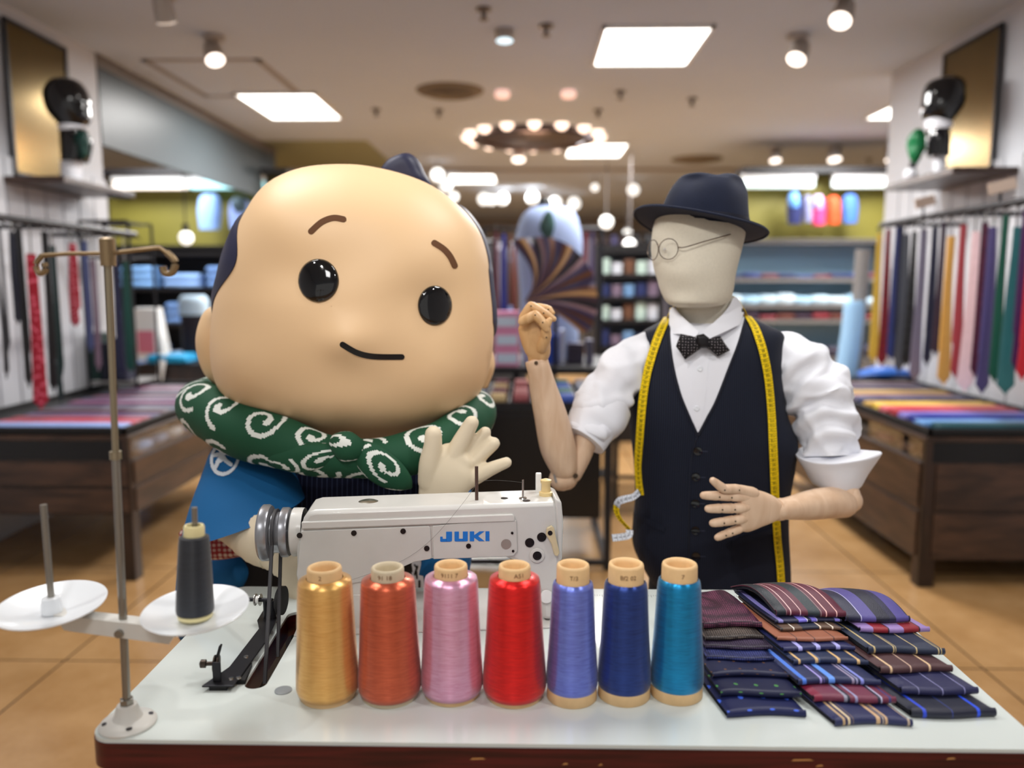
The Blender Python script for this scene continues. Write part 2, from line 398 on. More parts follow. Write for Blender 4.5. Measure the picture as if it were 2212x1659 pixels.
# ceiling hatch and recess lines
struct(MB().box(-2.55,5.35,H-.004,-1.75,5.40,H).box(-2.55,6.35,H-.004,-1.75,6.40,H).box(-2.55,5.35,H-.004,-2.5,6.4,H).box(-1.8,5.35,H-.004,-1.75,6.4,H).build('trim_5',mat('hatch frame',(150,142,138),.6),sm=0),'faint square hatch frame in the ceiling')
struct(MB().box(-3.3,8.3,H-.006,-1.65,10.2,H).build('trim_6',mat('olive ceiling recess',(150,150,118),.7),sm=0),'olive grey recessed ceiling field')
struct(MB().box(-6.4,10.3,H-.02,6.4,10.45,H).build('trim_7',mat('ceiling step',(150,140,134),.6),sm=0))

# ---- ceiling light panels
M_emit=mat('light diffuser',(255,252,246),.5,emit=5)
def plabel(i): return ['large square ceiling light panel nearest the hat, upper right','ceiling light panel above the big costume head, upper left','','','','ceiling light panel half hidden by the right wall','ceiling light panel just right of the ring chandelier','ceiling light panel left of and below the ring chandelier'][i]
for i,(x,y,sx,sy) in enumerate(PANELS):
    if not plabel(i): continue
    t=thing('ceiling_light_panel',plabel(i),'ceiling light',(x,y,H),'recessed ceiling light panels')
    mb=MB(); a,c=sx/2+.02,sy/2+.02
    mb.box(x-a,y-c,H-.02,x+a,y-c+.02,H).box(x-a,y+c-.02,H-.02,x+a,y+c,H).box(x-a,y-c,H-.02,x-a+.02,y+c,H).box(x+a-.02,y-c,H-.02,x+a,y+c,H)
    mb.build('frame',M_white,t,0)
    MB().box(x-sx/2,y-sy/2,H-.012,x+sx/2,y+sy/2,H-.002).build('diffuser',M_emit,t,0)
# ---- spotlights: base, stem, body, lens
M_spotw=mat('spotlight housing',(176,168,160),.4,.2)
M_lens=mat('spotlight lens',(255,240,226),.4,emit=3.2); M_lensc=mat('cool lens',(205,232,245),.4,emit=1.6)
def sl(px,py,lab,zl=2.66,r=.045,tilt=(0,-.35,-1),m=None,small=False):
    c=T(px,py,zl); t=thing('ceiling_spotlight',lab,'spotlight',(c.x,c.y,H),'ceiling spotlights'); ax=V(tilt).normalized()
    MB().lathe((c.x,c.y,H),[(r*1.1,0),(r*1.1,-.025),(r*.5,-.03)],18).build('base',M_spotw,t)
    MB().cyl((c.x,c.y,H-.02),c-ax*.11,.008,8).build('stem',M_spotw,t)
    MB().lathe(c-ax*.13,[(.3*r,0),(r*.85,.012),(r,.06),(r*1.06,.128),(r*.98,.13)],20,ax).build('housing',M_spotw,t)
    MB().lathe(c+ax*.001,[(.001,0.004),(r*.5,.003),(r*.97,0)],20,ax,cap=False).build('lens',m or M_lens,t)
S=[(360,48,'ceiling spotlight at the top left, nearest the gold panel',(0,.5,-1)),(465,130,'lit ceiling spotlight right of the faint hatch frame',(.4,-.5,-1)),(1815,45,'lit ceiling spotlight at the top right',(-.5,-.6,-1)),(1720,128,'ceiling spotlight left of and below the top right one',(-.5,-.5,-1))]
for x,y,l,tl in S: sl(x,y,l,tilt=tl,r=.055 if x!=360 else .05)
S2=[(262,238,'spotlight seen against the blue grey glass soffit, the highest there'),(373,345,'spotlight below the glass soffit, left of the pair over the olive wall'),(513,340,'spotlight just left of the costume head, below the soffit'),
 (1120,345,'round spotlight directly below the ring chandelier'),(1675,347,'left spotlight of the row above the right olive wall'),(1803,345,'middle spotlight of the row above the right olive wall'),(1925,345,'right spotlight of the row above the right olive wall')]
for x,y,l in S2: sl(x,y,l,zl=2.66,r=.07 if x not in(1675,1925) else .06)
sl(1090,88,'cool round downlight in the middle of the ceiling',zl=2.74,r=.05,tilt=(0,-.1,-1),m=M_lensc)
M_greyd=mat('lamp stem grey',(96,90,88),.5)
PLB=['topmost of the three small lamps beside the big head top','middle of the three small lamps beside the big head top','lowest of the three small lamps beside the big head top','left lamp of the close trio under the left far panel','middle lamp of the close trio under the left far panel','right lamp of the close trio under the left far panel','distant round lamp just left of the black neck cap','distant round lamp just right of the black neck cap','distant round lamp, second to the right of the neck cap','small lamp hanging under a dark stem left of the hat','small distant lamp left of the hat brim, higher','tiny distant lamp between shirt form and hat','small distant lamp below left of the hat brim','lowest small distant lamp beside the mannequin face']
for i,(x,y,rr) in enumerate([(945,378,.08),(963,402,.08),(980,425,.07),(1045,430,.09),(1062,432,.08),(1085,430,.09),(1150,428,.09),(1200,438,.1),(1240,440,.1),(1368,410,.08),(1310,480,.08),(1285,405,.05),(1355,505,.07),(1360,530,.07)]):
    c=T(x,y,2.64) if y<470 else W(x,y,[9.8,9.8,12.3,9.0][i-10]); t=thing('pendant_lamp',PLB[i],'lamp',(c.x,c.y,H),'distant round ceiling lamps'); MB().ball(c,rr,12).build('globe',mat('distant lamp glass',(248,246,240),.4,emit=1.5),t); MB().cyl((c.x,c.y,c.z+rr*.8),(c.x,c.y,H),.006,6).build('stem',M_greyd,t)
# vent, sprinklers, chandelier
c=T(972,198,2.79); t=thing('round_ceiling_vent','round brown ceiling air diffuser left of the chandelier','air vent',(c.x,c.y,H))
Mv=mat('vent brown',(112,100,84),.6); MB().lathe((c.x,c.y,H),[(.26,0),(.25,-.012),(.2,-.02)],32).build('rim',Mv,t); 
for k in range(4): MB().lathe((c.x,c.y,H-.02),[(.2-.045*k,0),(.19-.045*k,-.012),(.17-.045*k,-.004)],32,cap=False).build('ring',Mv,t)
MB().lathe((c.x,c.y,H-.02),[(.03,0),(.02,-.015)],16).build('hub',Mv,t)
c=T(1505,345,2.79); t=thing('round_ceiling_vent','round ceiling air diffuser above and behind the hat','air vent',(c.x,c.y,H))
MB().lathe((c.x,c.y,H),[(.3,0),(.29,-.012),(.2,-.03)],32).build('rim',Mv,t); MB().lathe((c.x,c.y,H-.03),[(.15,0),(.14,-.012),(.11,-.004)],32).build('hub',Mv,t)
SPL={(1292,240):'right above the ring chandelier',(948,240):'below the round brown vent',(812,238):'left of the round brown vent',(1180,58):'right of the cool middle downlight',(1878,345):'in the row of lamps above the right olive wall',(1495,215):'midway between hat and large light panel',(1045,22):'at the top of the picture near the middle',(1340,200):'below the large square light panel'}
Msp=mat('sprinkler metal',(120,112,106),.4,.5)
for x,y in ((1292,240),(948,240),(812,238),(1180,58),(1878,345),(1495,215),(1045,22),(1340,200)):
    c=T(x,y,2.79); tag(MB().lathe((c.x,c.y,H),[(.04,0),(.04,-.012),(.015,-.016),(.012,-.05),(.025,-.055),(.025,-.06)],14).build('sprinkler',Msp),'small round ceiling sprinkler head %s'%SPL[(x,y)],'sprinkler','ceiling sprinkler heads')
# ring chandelier
cc=T(1153,282,2.72); cy=8.1; cx=W(1153,300,cy).x; cz=W(1153,300,cy).z; t=thing('ring_chandelier','ring shaped ceiling chandelier of warm globe bulbs, centre of the ceiling','chandelier',(cx,cy,cz))
MB().lathe((cx,cy,cz),[(.58,0),(.62,-.02),(.62,.05),(.5,.06),(.5,-.03),(.58,-.03)],48,cap=False).build('ring',mat('bronze',(92,80,78),.4,.4),t)
MB().cyl((cx-.05,cy,cz),(cx-.05,cy,H),.02,10).build('stem',MATS['bronze'],t); MB().lathe((cx,cy,cz-.05),[(.3,.02),(.5,.05),(.5,.06),(.2,.03)],32).build('underplate',MATS['bronze'],t)
Mb=mat('warm bulb',(255,226,205),.4,emit=2.6)
for k in range(16):
    a=2*PI*k/16; MB().ball((cx+.66*math.cos(a),cy+.66*math.sin(a),cz+.03),.062,12).build('bulb',Mb,t)
l=bpy.data.lights.new('chandelier_glow','POINT'); l.energy=130; l.color=(1,.55,.36); l.shadow_soft_size=.3; o=bpy.data.objects.new('chandelier_glow',l); o.location=(cx,cy,cz+.16); COL.objects.link(o)
for x in (1085,1228):
    c=T(x,208,2.76); tag(MB().lathe((c.x,c.y,H),[(.05,0),(.06,-.03),(.05,-.05),(.001,-.06)],16,cap=False).build('downlight',mat('pinkish lamp',(250,205,190),.4,emit=.9)),'%s small pinkish round downlight above the ring chandelier'%('left' if x<1150 else 'right'),'lamp','pinkish downlights above the chandelier')
# ================= sewing table
TZ=.76
def rrect(x0,y0,x1,y1,r,n=8):
    out=[]
    for cx_,cy_,a0 in ((x1-r,y1-r,0),(x0+r,y1-r,90),(x0+r,y0+r,180),(x1-r,y0+r,270)):
        for k in range(n+1):
            a=math.radians(a0+90*k/n); out.append((cx_+r*math.cos(a),cy_+r*math.sin(a)))
    return out
TX0,TX1,TY0,TY1=-.557,.647,.920,1.428
M_top=mat('pale grey green laminate',(214,222,219),.14,vary=.02,vscale=3,coat=.3)
M_edge=wood('mahogany edge',(52,10,12),(86,22,24),(2,2,40),.3)
table=thing('sewing_table','white laminate sewing machine table with a dark red edge, in the foreground','table',(.045,1.17,0))
slot=[]
# belt slot as a dark-walled opening: top made of a boolean-free ring of strips
SA,SB=T(548,1485),T(640,1330)       # slot ends (near, far)
o=MB().prism(rrect(TX0,TY0,TX1,TY1,.03),TZ-.005,TZ,'z').build('tabletop',M_top,table,sm=0)
e=MB().prism(rrect(TX0-.001,TY0-.001,TX1+.001,TY1+.001,.031),TZ-.04,TZ-.005,'z').build('tabletop_edge',M_edge,table,30,label='dark red wood edge with chips')
sd=(SB-SA).normalized(); sn=V((sd.y,-sd.x,0))
cut=MB()
pl=[]
for k in range(13): a=math.radians(90+180*k/12); pl.append(SA+sd*.012+ (sd*math.cos(a)+sn*math.sin(a))*.016)
for k in range(13): a=math.radians(-90+180*k/12); pl.append(SB+(sd*math.cos(a)+sn*math.sin(a))*.016)
cut.prism([(q.x,q.y) for q in pl],.69,.8,'z')
cme=cut.mesh('cutter'); co=bpy.data.objects.new('cutter',cme); COL.objects.link(co)
bm=bmesh.new(); bm.from_mesh(cme); bmesh.ops.recalc_face_normals(bm,faces=bm.faces); bm.to_mesh(cme); bm.free()
for ob in (o,e):
    md=ob.modifiers.new('b','BOOLEAN'); md.object=co; md.operation='DIFFERENCE'; md.solver='EXACT'
    bpy.context.view_layer.update(); dg=bpy.context.evaluated_depsgraph_get(); me=bpy.data.meshes.new_from_object(ob.evaluated_get(dg)); ob.modifiers.clear(); ob.data=me
bpy.data.objects.remove(co)
mb=MB(); 
for a_,b_ in zip(pl,pl[1:]+pl[:1]): 
    mb.add([(a_.x,a_.y,TZ-.039),(b_.x,b_.y,TZ-.039),(b_.x,b_.y,TZ-.004),(a_.x,a_.y,TZ-.004)],[(0,1,2,3)])
mb.build('slot_lining',wood('slot wood',(70,44,26),(120,80,48),(6,6,6),.6),table,0,recalc=False)
rr=random.Random(3)
for x,w_ in ((.33,.028),(.36,.01),(-.07,.02),(.045,.008),(.09,.006),(.52,.012)):
    z=TZ-.012-rr.random()*.024; MB().add([(x,TY0-.0018,z),(x+w_,TY0-.0018,z+.001),(x+w_*.8,TY0-.0018,z+.003),(x+.003,TY0-.0018,z+.0025)],[(0,1,2,3)]).build('wood_chip',mat('bare wood chip',(196,140,84),.7),table,0)
# ruler ticks printed along the back edge
mb=MB()
for i in range(230):
    x=-.40+i*.0045
    if x>.60: break
    l_=.010 if i%10==0 else (.007 if i%5==0 else .0045)
    mb.box(x,TY1-.028-l_,TZ,x+.0007,TY1-.028,TZ+.0002)
mb.build('printed_ruler',mat('ruler print',(70,70,72),.5),table,0,label='black ruler ticks printed along the back edge')
c=T(612,1492); MB().lathe((c.x,c.y,TZ),[(.012,0),(.012,.0012),(.010,.0018)],24).build('grey_plug',mat('grey plug',(140,146,150),.4),table)
for x in (TX0+.1,TX1-.1):
    for y in (TY0+.06,TY1-.06): MB().box(x-.02,y-.02,.03,x+.02,y+.02,TZ-.04).build('leg',mat('table leg paint',(90,92,96),.4,.3),table,0,bev=.003)
    MB().box(x-.025,TY0+.02,0,x+.025,TY1-.02,.03).build('foot_rail',MATS['table leg paint'],table,0,bev=.003)

# ================= thread stand
stand=thing('thread_stand','white and steel thread stand with two dishes on the table corner','thread stand',tuple(T(277,1565)))
B=V(stand['_org']); M_sp=mat('cream painted metal',(214,212,206),.35)
M_st=mat('worn steel',(150,146,138),.35,.9)
MB().lathe(B,[(.034,0),(.035,.003),(.033,.006),(.028,.008),(.0185,.0105),(.0155,.016),(.0135,.024),(.012,.028),(.011,.0285)],40).build('base',M_sp,stand)
for a in (30,120,210,300):
    a=math.radians(a); q=B+V((.0268*math.cos(a),.0268*math.sin(a),.0075)); MB().lathe(q,[(.0038,.0),(.0038,.0012),(.002,.0014)],14).build('screw',mat('dark screw',(64,62,66),.4,.6),stand)
MB().lathe(B+V((0,0,.028)),[(.0088,0),(.0088,.008),(.006,.0085)],6).build('nut',M_st,stand,10)
PX=B.x; PTOP=W(232,540,B.y+.02).z
top=V((W(232,540,B.y).x,B.y,PTOP))
p1=W(250,985,B.y)
MB().cyl(B+V((0,0,.03)),p1,.0050,16).build('pole',M_st,stand)
MB().cyl(p1-V((0,0,.004)),p1+V((0,0,.006)),.0072,16).cyl(p1,top,.0040,14).build('upper_pole',mat('brass toned steel',(158,146,122),.35,.8),stand)
# cross bar (folded channel) 
ca=W(140,1352,B.y); cb=W(388,1362,B.y)
ca=W(128,1340,B.y); cb=W(392,1366,B.y); z0=min(ca.z,cb.z)
mb=MB(); t_=cb-ca; n_=24
poly=[(ca.x,ca.z+.010),(ca.x+.012,ca.z-.008),(ca.x+.022,ca.z-.010),(cb.x-.012,cb.z-.011),(cb.x,cb.z+.006),(cb.x-.004,cb.z+.008)]
mb.prism(poly,B.y-.011,B.y-.009).prism(poly,B.y+.009,B.y+.011)
mb.add([(ca.x,B.y-.011,ca.z+.010),(cb.x-.004,B.y-.011,cb.z+.008),(cb.x-.004,B.y+.011,cb.z+.008),(ca.x,B.y+.011,ca.z+.010),(ca.x,B.y-.011,ca.z+.012),(cb.x-.004,B.y-.011,cb.z+.010),(cb.x-.004,B.y+.011,cb.z+.010),(ca.x,B.y+.011,ca.z+.012)],[(0,1,2,3),(4,5,6,7),(0,1,5,4),(2,3,7,6),(0,3,7,4),(1,2,6,5)])
mb.build('crossbar',M_sp,stand,30)
bc=W(258,1368,B.y-.012); MB().cyl(bc+V((0,.002,0)),bc+V((0,-.004,0)),.0052,14).build('bolt',M_st,stand)
M_dish=mat('glossy white dish',(236,240,244),.22,coat=.3)
DS=[]
for px,py,rr_ in ((112,1310,.064),(424,1320,.064)):
    c=W(px,py,B.y); DS.append(c)
    MB().lathe(c+V((0,0,-.010)),[(.001,-.0005),(.02,0),(.048,.005),(rr_,.0125),(rr_+.001,.0145),(rr_-.002,.0140),(.048,.0072),(.02,.0022),(.001,.0018)],56,(V((.0,-.10,1))),cap=False).build('dish',M_dish,stand)
# dish hub and pins
c=DS[0]; MB().lathe(c+V((0,0,-.008)),[(.0125,0),(.011,.02),(.009,.021)],28,V((-.03,0,1))).build('spool_hub',M_dish,stand)
MB().cyl(c+V((0,0,.01)),W(94,1090,B.y),.0042,14).build('spool_pin',M_st,stand)
c2=DS[1]; MB().cyl(c2-V((0,0,.006)),W(420,1096,B.y),.0036,14).build('spool_pin',M_st,stand)
# top arm with guide hooks at both ends
Mh=mat('rusty guide wire',(150,128,96),.4,.7)
l0=W(92,552,B.y); r0=W(345,535,B.y)
MB().sweep([l0,W(150,548,B.y),W(232,548,B.y),W(300,540,B.y),r0,W(372,555,B.y)],.0026,10).build('guide_arm',Mh,stand)
MB().lathe(top,[(.009,-.02),(.009,.012),(.006,.014)],18).build('arm_collar',Mh,stand)
MB().sweep([l0,W(78,570,B.y),W(84,590,B.y),W(98,585,B.y),W(96,568,B.y)],.0035,10,k=4).build('thread_guide',Mh,stand)
MB().sweep([W(360,545,B.y),W(378,565,B.y),W(372,588,B.y),W(356,590,B.y),W(352,575,B.y)],.004,10,k=4).build('thread_guide',Mh,stand)

# ================= black thread cone on the right dish
def windmat(name,rgb,dark=None,rough=.3,sc=900,metal=.65,side=None,st=.35):
    m=bpy.data.materials.new(name); m.use_nodes=True; nt=m.node_tree; N=nt.nodes; L=nt.links; b=N['Principled BSDF']
    tc=N.new('ShaderNodeTexCoord'); mp=N.new('ShaderNodeMapping'); mp.inputs['Scale'].default_value=(14,14,190); L.new(tc.outputs['Object'],mp.inputs[0])
    n=N.new('ShaderNodeTexNoise'); n.inputs['Scale'].default_value=2.6; n.inputs['Detail'].default_value=5; n.inputs['Distortion'].default_value=1.3; L.new(mp.outputs[0],n.inputs['Vector'])
    r=N.new('ShaderNodeValToRGB'); c=lin(rgb); d=tuple(.5*a_+.5*b_ for a_,b_ in zip(lin(dark),c)) if dark else tuple(v*.6 for v in c)
    r.color_ramp.elements[0].position=.36; r.color_ramp.elements[1].position=.6; r.color_ramp.elements[0].color=(*d,1); r.color_ramp.elements[1].color=(*c,1)
    L.new(n.outputs['Fac'],r.inputs[0]); L.new(r.outputs[0],b.inputs['Base Color'])
    b.inputs['Roughness'].default_value=rough; b.inputs['Metallic'].default_value=metal; b.inputs['Anisotropic'].default_value=.85; tn=N.new('ShaderNodeTangent'); tn.direction_type='RADIAL'; tn.axis='Z'; L.new(tn.outputs[0],b.inputs['Tangent']); b.inputs['Anisotropic Rotation'].default_value=.25; b.inputs['Sheen Weight'].default_value=.2
    bp=N.new('ShaderNodeBump'); bp.inputs['Strength'].default_value=st; bp.inputs['Distance'].default_value=.0012; L.new(n.outputs['Fac'],bp.inputs['Height']); L.new(bp.outputs[0],b.inputs['Normal'])
    return m
cb_=c2+V((0,-.004,-.006)); ct=W(419,1135,B.y)
hh=(ct-cb_).length; ax=(ct-cb_)
t=thing('thread_cone','charcoal thread cone with a cream core standing on the thread stand dish','thread cone',tuple(cb_))
MB().lathe(cb_,[(.0205,0),(.0212,.002),(.0212,.005),(.02,.006)],36,ax).build('core_base',mat('cream plastic core',(238,226,170),.35),t); MB().lathe(cb_+ax.normalized()*(hh-.016),[(.0125,0),(.0128,.004),(.0128,.014),(.0115,.0165),(.009,.0165),(.0085,.004)],32,ax,cap=False).build('core',mat('cream plastic core',(238,226,170),.35),t)
MB().lathe(cb_,[(.010,.0065),(.0225,.0068),(.0232,.011),(.0222,.035),(.0205,.07),(.0188,hh-.022),(.0178,hh-.0145),(.0125,hh-.013)],44,ax).build('thread',windmat('charcoal thread',(42,46,54),(26,29,34),.6,metal=0,st=.15),t,60)

# ================= seven cones of shiny thread
CN=[('golden yellow',628,762,1217,648,724,629,745,1262,1500,1531,(240,190,112),(214,150,72)),
    ('copper orange',765,901,1217,790,862,768,884,1258,1504,1531,(216,104,70),(168,66,42)),
    ('pale pink',905,1038,1212,930,1003,909,1024,1254,1500,1527,(236,182,212),(206,120,158)),
    ('bright red',1042,1179,1213,1070,1140,1051,1161,1254,1504,1531,(240,34,30),(190,12,18)),
    ('periwinkle blue',1183,1293,1211,1198,1270,1191,1279,1268,1500,1531,(124,142,232),(84,86,190)),
    ('navy blue',1297,1411,1209,1312,1389,1305,1397,1268,1498,1528,(40,66,140),(22,36,92)),
    ('teal blue',1414,1527,1209,1431,1508,1424,1515,1262,1490,1525,(12,140,196),(4,96,146))]
M_card=mat('cardboard cone',(226,190,140),.5,vary=.05,vscale=60); M_card2=mat('grey cardboard cone',(206,192,164),.55,vary=.05,vscale=60)
WRIT={0:'2',1:'91 18',2:'9111 7',3:'A51',4:'T/3',5:'Bf2 02',6:'7'}
M_pen=mat('pencil',(120,84,56),.7)
def textmesh(s,size):
    cu=bpy.data.curves.new('t','FONT'); cu.body=s; cu.size=size; cu.align_x='CENTER'; cu.resolution_u=2
    ob=bpy.data.objects.new('t',cu); COL.objects.link(ob); bpy.context.view_layer.update()
    me=bpy.data.meshes.new_from_object(ob.evaluated_get(bpy.context.evaluated_depsgraph_get()))
    vs=[tuple(v.co) for v in me.vertices]; fs=[tuple(p.vertices) for p in me.polygons]; bpy.data.objects.remove(ob); return vs,fs
for i,(nm,bx0,bx1,ty,kx0,kx1,tx0,tx1,tty,by,ry,rgb,dk) in enumerate(CN):
    f=T((bx0+bx1)/2,ry); 
    # radius of the base from the pixel width
    sc=lambda q: 1700/((q-V((0,0,CZ))).dot(V((0,math.cos(PITCH),-math.sin(PITCH)))))
    rb=(bx1-bx0)/2/sc(f+V((0,.04,.01))); C=V((f.x,f.y+rb*(.86 if i<4 else .96)-.002,TZ))
    ztop=W((kx0+kx1)/2,ty+6,C.y).z; h=ztop-TZ
    q=V((C.x,C.y,ztop)); rk=(kx1-kx0)/2/sc(q); rt=(tx1-tx0)/2/sc(q-V((0,0,.02)))
    zt=W((tx0+tx1)/2,tty+2,C.y-rt*.75).z-TZ
    zt=min(zt,h-.018); ringh=.010 if i<4 else .016; rr2=rb*(.86 if i<4 else .965)
    t=thing('thread_cone','shiny %s thread cone, %s in the row on the sewing table'%(nm,['leftmost','second from left','third from left','middle one','fifth from left','sixth from left','rightmost'][i]),'thread cone',tuple(C),'thread cones lined up on the table')
    card=M_card2 if i==1 else M_card
    rr_b=rr2+.0005
    MB().lathe(C,[(rr_b-.0012,0),(rr_b,.0015),(rr2,ringh),(rk,zt),(rk*.985,h-.004),(rk*.95,h-.0012),(rk*.87,h),(rk*.76,h-.0015),(rk*.70,h-.006),(rk*.70,h-.03),(.001,h-.03)],56,cap=False).build('core',card,t,60)
    mt=windmat('%s silk thread'%nm,rgb,dk)
    rd=random.Random(i)
    MB().lathe(C,[(rr2-.006,ringh*.6),(rb*.94,ringh*.75),(rb,ringh+.006),(rb*.995,ringh+.02),(rb+(rt-rb)*.5,(ringh+zt)/2),(rt+(rb-rt)*.1,zt-.012),(rt,zt-.005),(rt*.97,zt-.001),(rk+.001,zt+.002)],64,cap=False).build('thread',mt,t,70)
    if i in WRIT:
        vs,fs=textmesh(WRIT[i],.0085); zz=(zt+h)/2-.0025; out=[]
        for (x,y,z) in vs:
            a=-PI/2+x/rk+(.3 if i==3 else 0); out.append((C.x+(rk+.0006)*math.cos(a),C.y+(rk+.0006)*math.sin(a),TZ+zz+y))
        MB().add(out,fs).build('pencil_writing',M_pen,t,0,recalc=False)
# ================= folded ties
def tiebase(name,base,bands=None,rep=1,rough=.42,weave=None):
    cols=[(0,base)]
    for a,b_,c_ in (bands or []): cols+= [(a,c_),(b_,base)]
    return stripes('tie '+name,cols,rep,'u',rough,.25,bump=(900,.25) if not weave else (420,.8))
def wv(name,c1,c2,sc=300):
    m=bpy.data.materials.new('tie '+name); m.use_nodes=True; N=m.node_tree.nodes; L=m.node_tree.links; b=N['Principled BSDF']; b.inputs['Roughness'].default_value=.45; b.inputs['Specular IOR Level'].default_value=.3
    tc=N.new('ShaderNodeTexCoord'); ck=N.new('ShaderNodeTexVoronoi'); ck.inputs['Scale'].default_value=sc; ck.inputs['Randomness'].default_value=.12; L.new(tc.outputs['Object'],ck.inputs['Vector'])
    r=N.new('ShaderNodeValToRGB'); r.color_ramp.elements[0].position=.25; r.color_ramp.elements[1].position=.55; r.color_ramp.elements[0].color=(*lin(c1),1); r.color_ramp.elements[1].color=(*lin(c2),1)
    L.new(ck.outputs['Distance'],r.inputs[0]); L.new(r.outputs[0],b.inputs['Base Color'])
    bp=N.new('ShaderNodeBump'); bp.inputs['Strength'].default_value=.5; bp.inputs['Distance'].default_value=.001; L.new(ck.outputs['Distance'],bp.inputs['Height']); L.new(bp.outputs[0],b.inputs['Normal']); return m
def dots(name,base,dot,sc=42,size=.16,rnd=.0,uvs=None):
    m=bpy.data.materials.new('tie '+name); m.use_nodes=True; N=m.node_tree.nodes; L=m.node_tree.links; b=N['Principled BSDF']; b.inputs['Roughness'].default_value=.45; b.inputs['Specular IOR Level'].default_value=.3
    tc=N.new('ShaderNodeTexCoord'); ck=N.new('ShaderNodeTexVoronoi'); ck.voronoi_dimensions='2D'; ck.inputs['Scale'].default_value=sc; ck.inputs['Randomness'].default_value=rnd
    mp=N.new('ShaderNodeMapping'); L.new(tc.outputs['UV' if uvs else 'Object'],mp.inputs[0]); L.new(mp.outputs[0],ck.inputs['Vector'])
    if uvs: mp.inputs['Scale'].default_value=(*uvs,1)
    else: mp.inputs['Rotation'].default_value=(-PI/2,0,0)
    r=N.new('ShaderNodeValToRGB'); r.color_ramp.interpolation='CONSTANT'; r.color_ramp.elements[0].position=0; r.color_ramp.elements[1].position=size; r.color_ramp.elements[0].color=(*lin(dot),1); r.color_ramp.elements[1].color=(*lin(base),1)
    L.new(ck.outputs['Distance'],r.inputs[0]); L.new(r.outputs[0],b.inputs['Base Color']); return m
NV=(26,30,62)
TM={'mar':wv('maroon knit',(108,54,80),(48,24,40)),'tau':wv('taupe knit',(112,100,92),(44,38,38)),'dpu':wv('plum knit',(78,64,92),(32,24,42)),'blk':wv('blue knit',(66,74,140),(24,28,62)),
'nv1':dots('navy brown motif',NV,(96,66,48),1,.09,0,(5,7)),'nv2':dots('navy green motif',NV,(70,130,70),1,.10,0,(4,6)),'nv3':dots('navy blue motif',(28,34,78),(70,110,235),1,.11,0,(3.4,5)),
'bur':tiebase('burgundy wide stripe',(88,28,50),[(.0,.14,(22,30,40)),(.145,.15,(170,150,150)),(.2,.215,(225,190,190)),(.34,.355,(225,190,190)),(.45,.62,(26,42,50)),(.63,.64,(150,140,140)),(.7,.715,(240,190,185)),(.85,.865,(240,190,185))]),
'lvs':tiebase('navy lavender stripe',NV,[(.05,.12,(130,124,190)),(.35,.48,(116,108,210)),(.48,.49,(230,230,240)),(.55,.63,(116,108,210)),(.62,.64,(220,220,240)),(.9,.97,(126,120,210))]),
'brs':tiebase('brown white stripe',(92,70,56),[(.0,.04,(40,34,38)),(.2,.22,(240,235,225)),(.35,.62,(24,32,56)),(.63,.655,(235,220,200)),(.82,.84,(235,225,210)),(.95,1,(24,28,50))]),
'cop':tiebase('copper brown',(150,92,68),[(.25,.265,(70,42,40)),(.5,.515,(70,42,40)),(.78,.795,(70,42,40))]),
'nls':tiebase('navy pale spot stripe',(28,34,84),[(.2,.26,(170,170,235)),(.46,.52,(170,170,235)),(.74,.80,(170,170,235))]),
'ngs':tiebase('navy gold stripe',(28,40,74),[(.06,.09,(214,178,124)),(.3,.34,(214,178,124)),(.355,.365,(90,110,150)),(.6,.64,(214,178,124)),(.85,.89,(214,178,124))]),
'nms':tiebase('navy blue multi stripe',(26,36,80),[(.05,.1,(70,120,220)),(.27,.3,(160,150,220)),(.32,.33,(90,80,150)),(.38,.46,(96,150,240)),(.66,.69,(150,140,170)),(.71,.73,(150,150,190)),(.76,.80,(130,140,220))]),
'mrs':tiebase('maroon grey stripe',(112,44,70),[(.0,.1,(128,30,60)),(.36,.40,(150,150,170)),(.4,.43,(24,26,50)),(.49,.52,(150,150,190)),(.76,.80,(34,30,56)),(.8,.82,(190,190,220)),(.9,.93,(60,60,120))]),
'ngb':tiebase('navy tan stripe',(30,36,84),[(.1,.13,(196,164,120)),(.145,.155,(60,30,40)),(.17,.2,(222,200,160)),(.235,.25,(120,100,90)),(.55,.6,(206,170,130)),(.63,.64,(230,210,180)),(.66,.69,(206,170,130)),(.93,.96,(190,170,150))]),
'pus':tiebase('purple wide stripe',(78,70,140),[(.0,.04,(14,16,38)),(.04,.22,(24,26,58)),(.23,.24,(190,190,220)),(.45,.66,(18,20,44)),(.66,.76,(30,30,64)),(.97,1,(20,20,44))]),
'lrs':tiebase('lilac and red stripe',(150,124,184),[(.17,.37,(140,28,44)),(.37,.39,(40,20,40)),(.6,.83,(134,26,40)),(.83,.85,(40,20,40))]),
'npg':tiebase('navy paisley gold stripe',(26,38,64),[(.07,.09,(190,170,120)),(.33,.345,(200,180,130)),(.36,.37,(200,180,130)),(.62,.635,(200,180,130)),(.9,.915,(200,180,130)),(.94,.95,(200,180,130))]),
'dbg':tiebase('dark brown gold stripe',(78,50,54),[(.12,.15,(222,190,150)),(.40,.42,(200,170,150)),(.67,.7,(222,190,150))]),
'nck':tiebase('navy white check',(34,36,78),[(.2,.21,(150,150,200)),(.5,.51,(150,150,200)),(.8,.81,(150,150,200))]),
'nbs':tiebase('dark navy blue stripe',(22,26,48),[(.12,.16,(36,70,210)),(.45,.46,(50,70,160)),(.76,.8,(36,80,230))]),
'lil':tiebase('dark',(26,26,50))}
M_tieside=mat('tie inner folds',(16,17,30),.6)
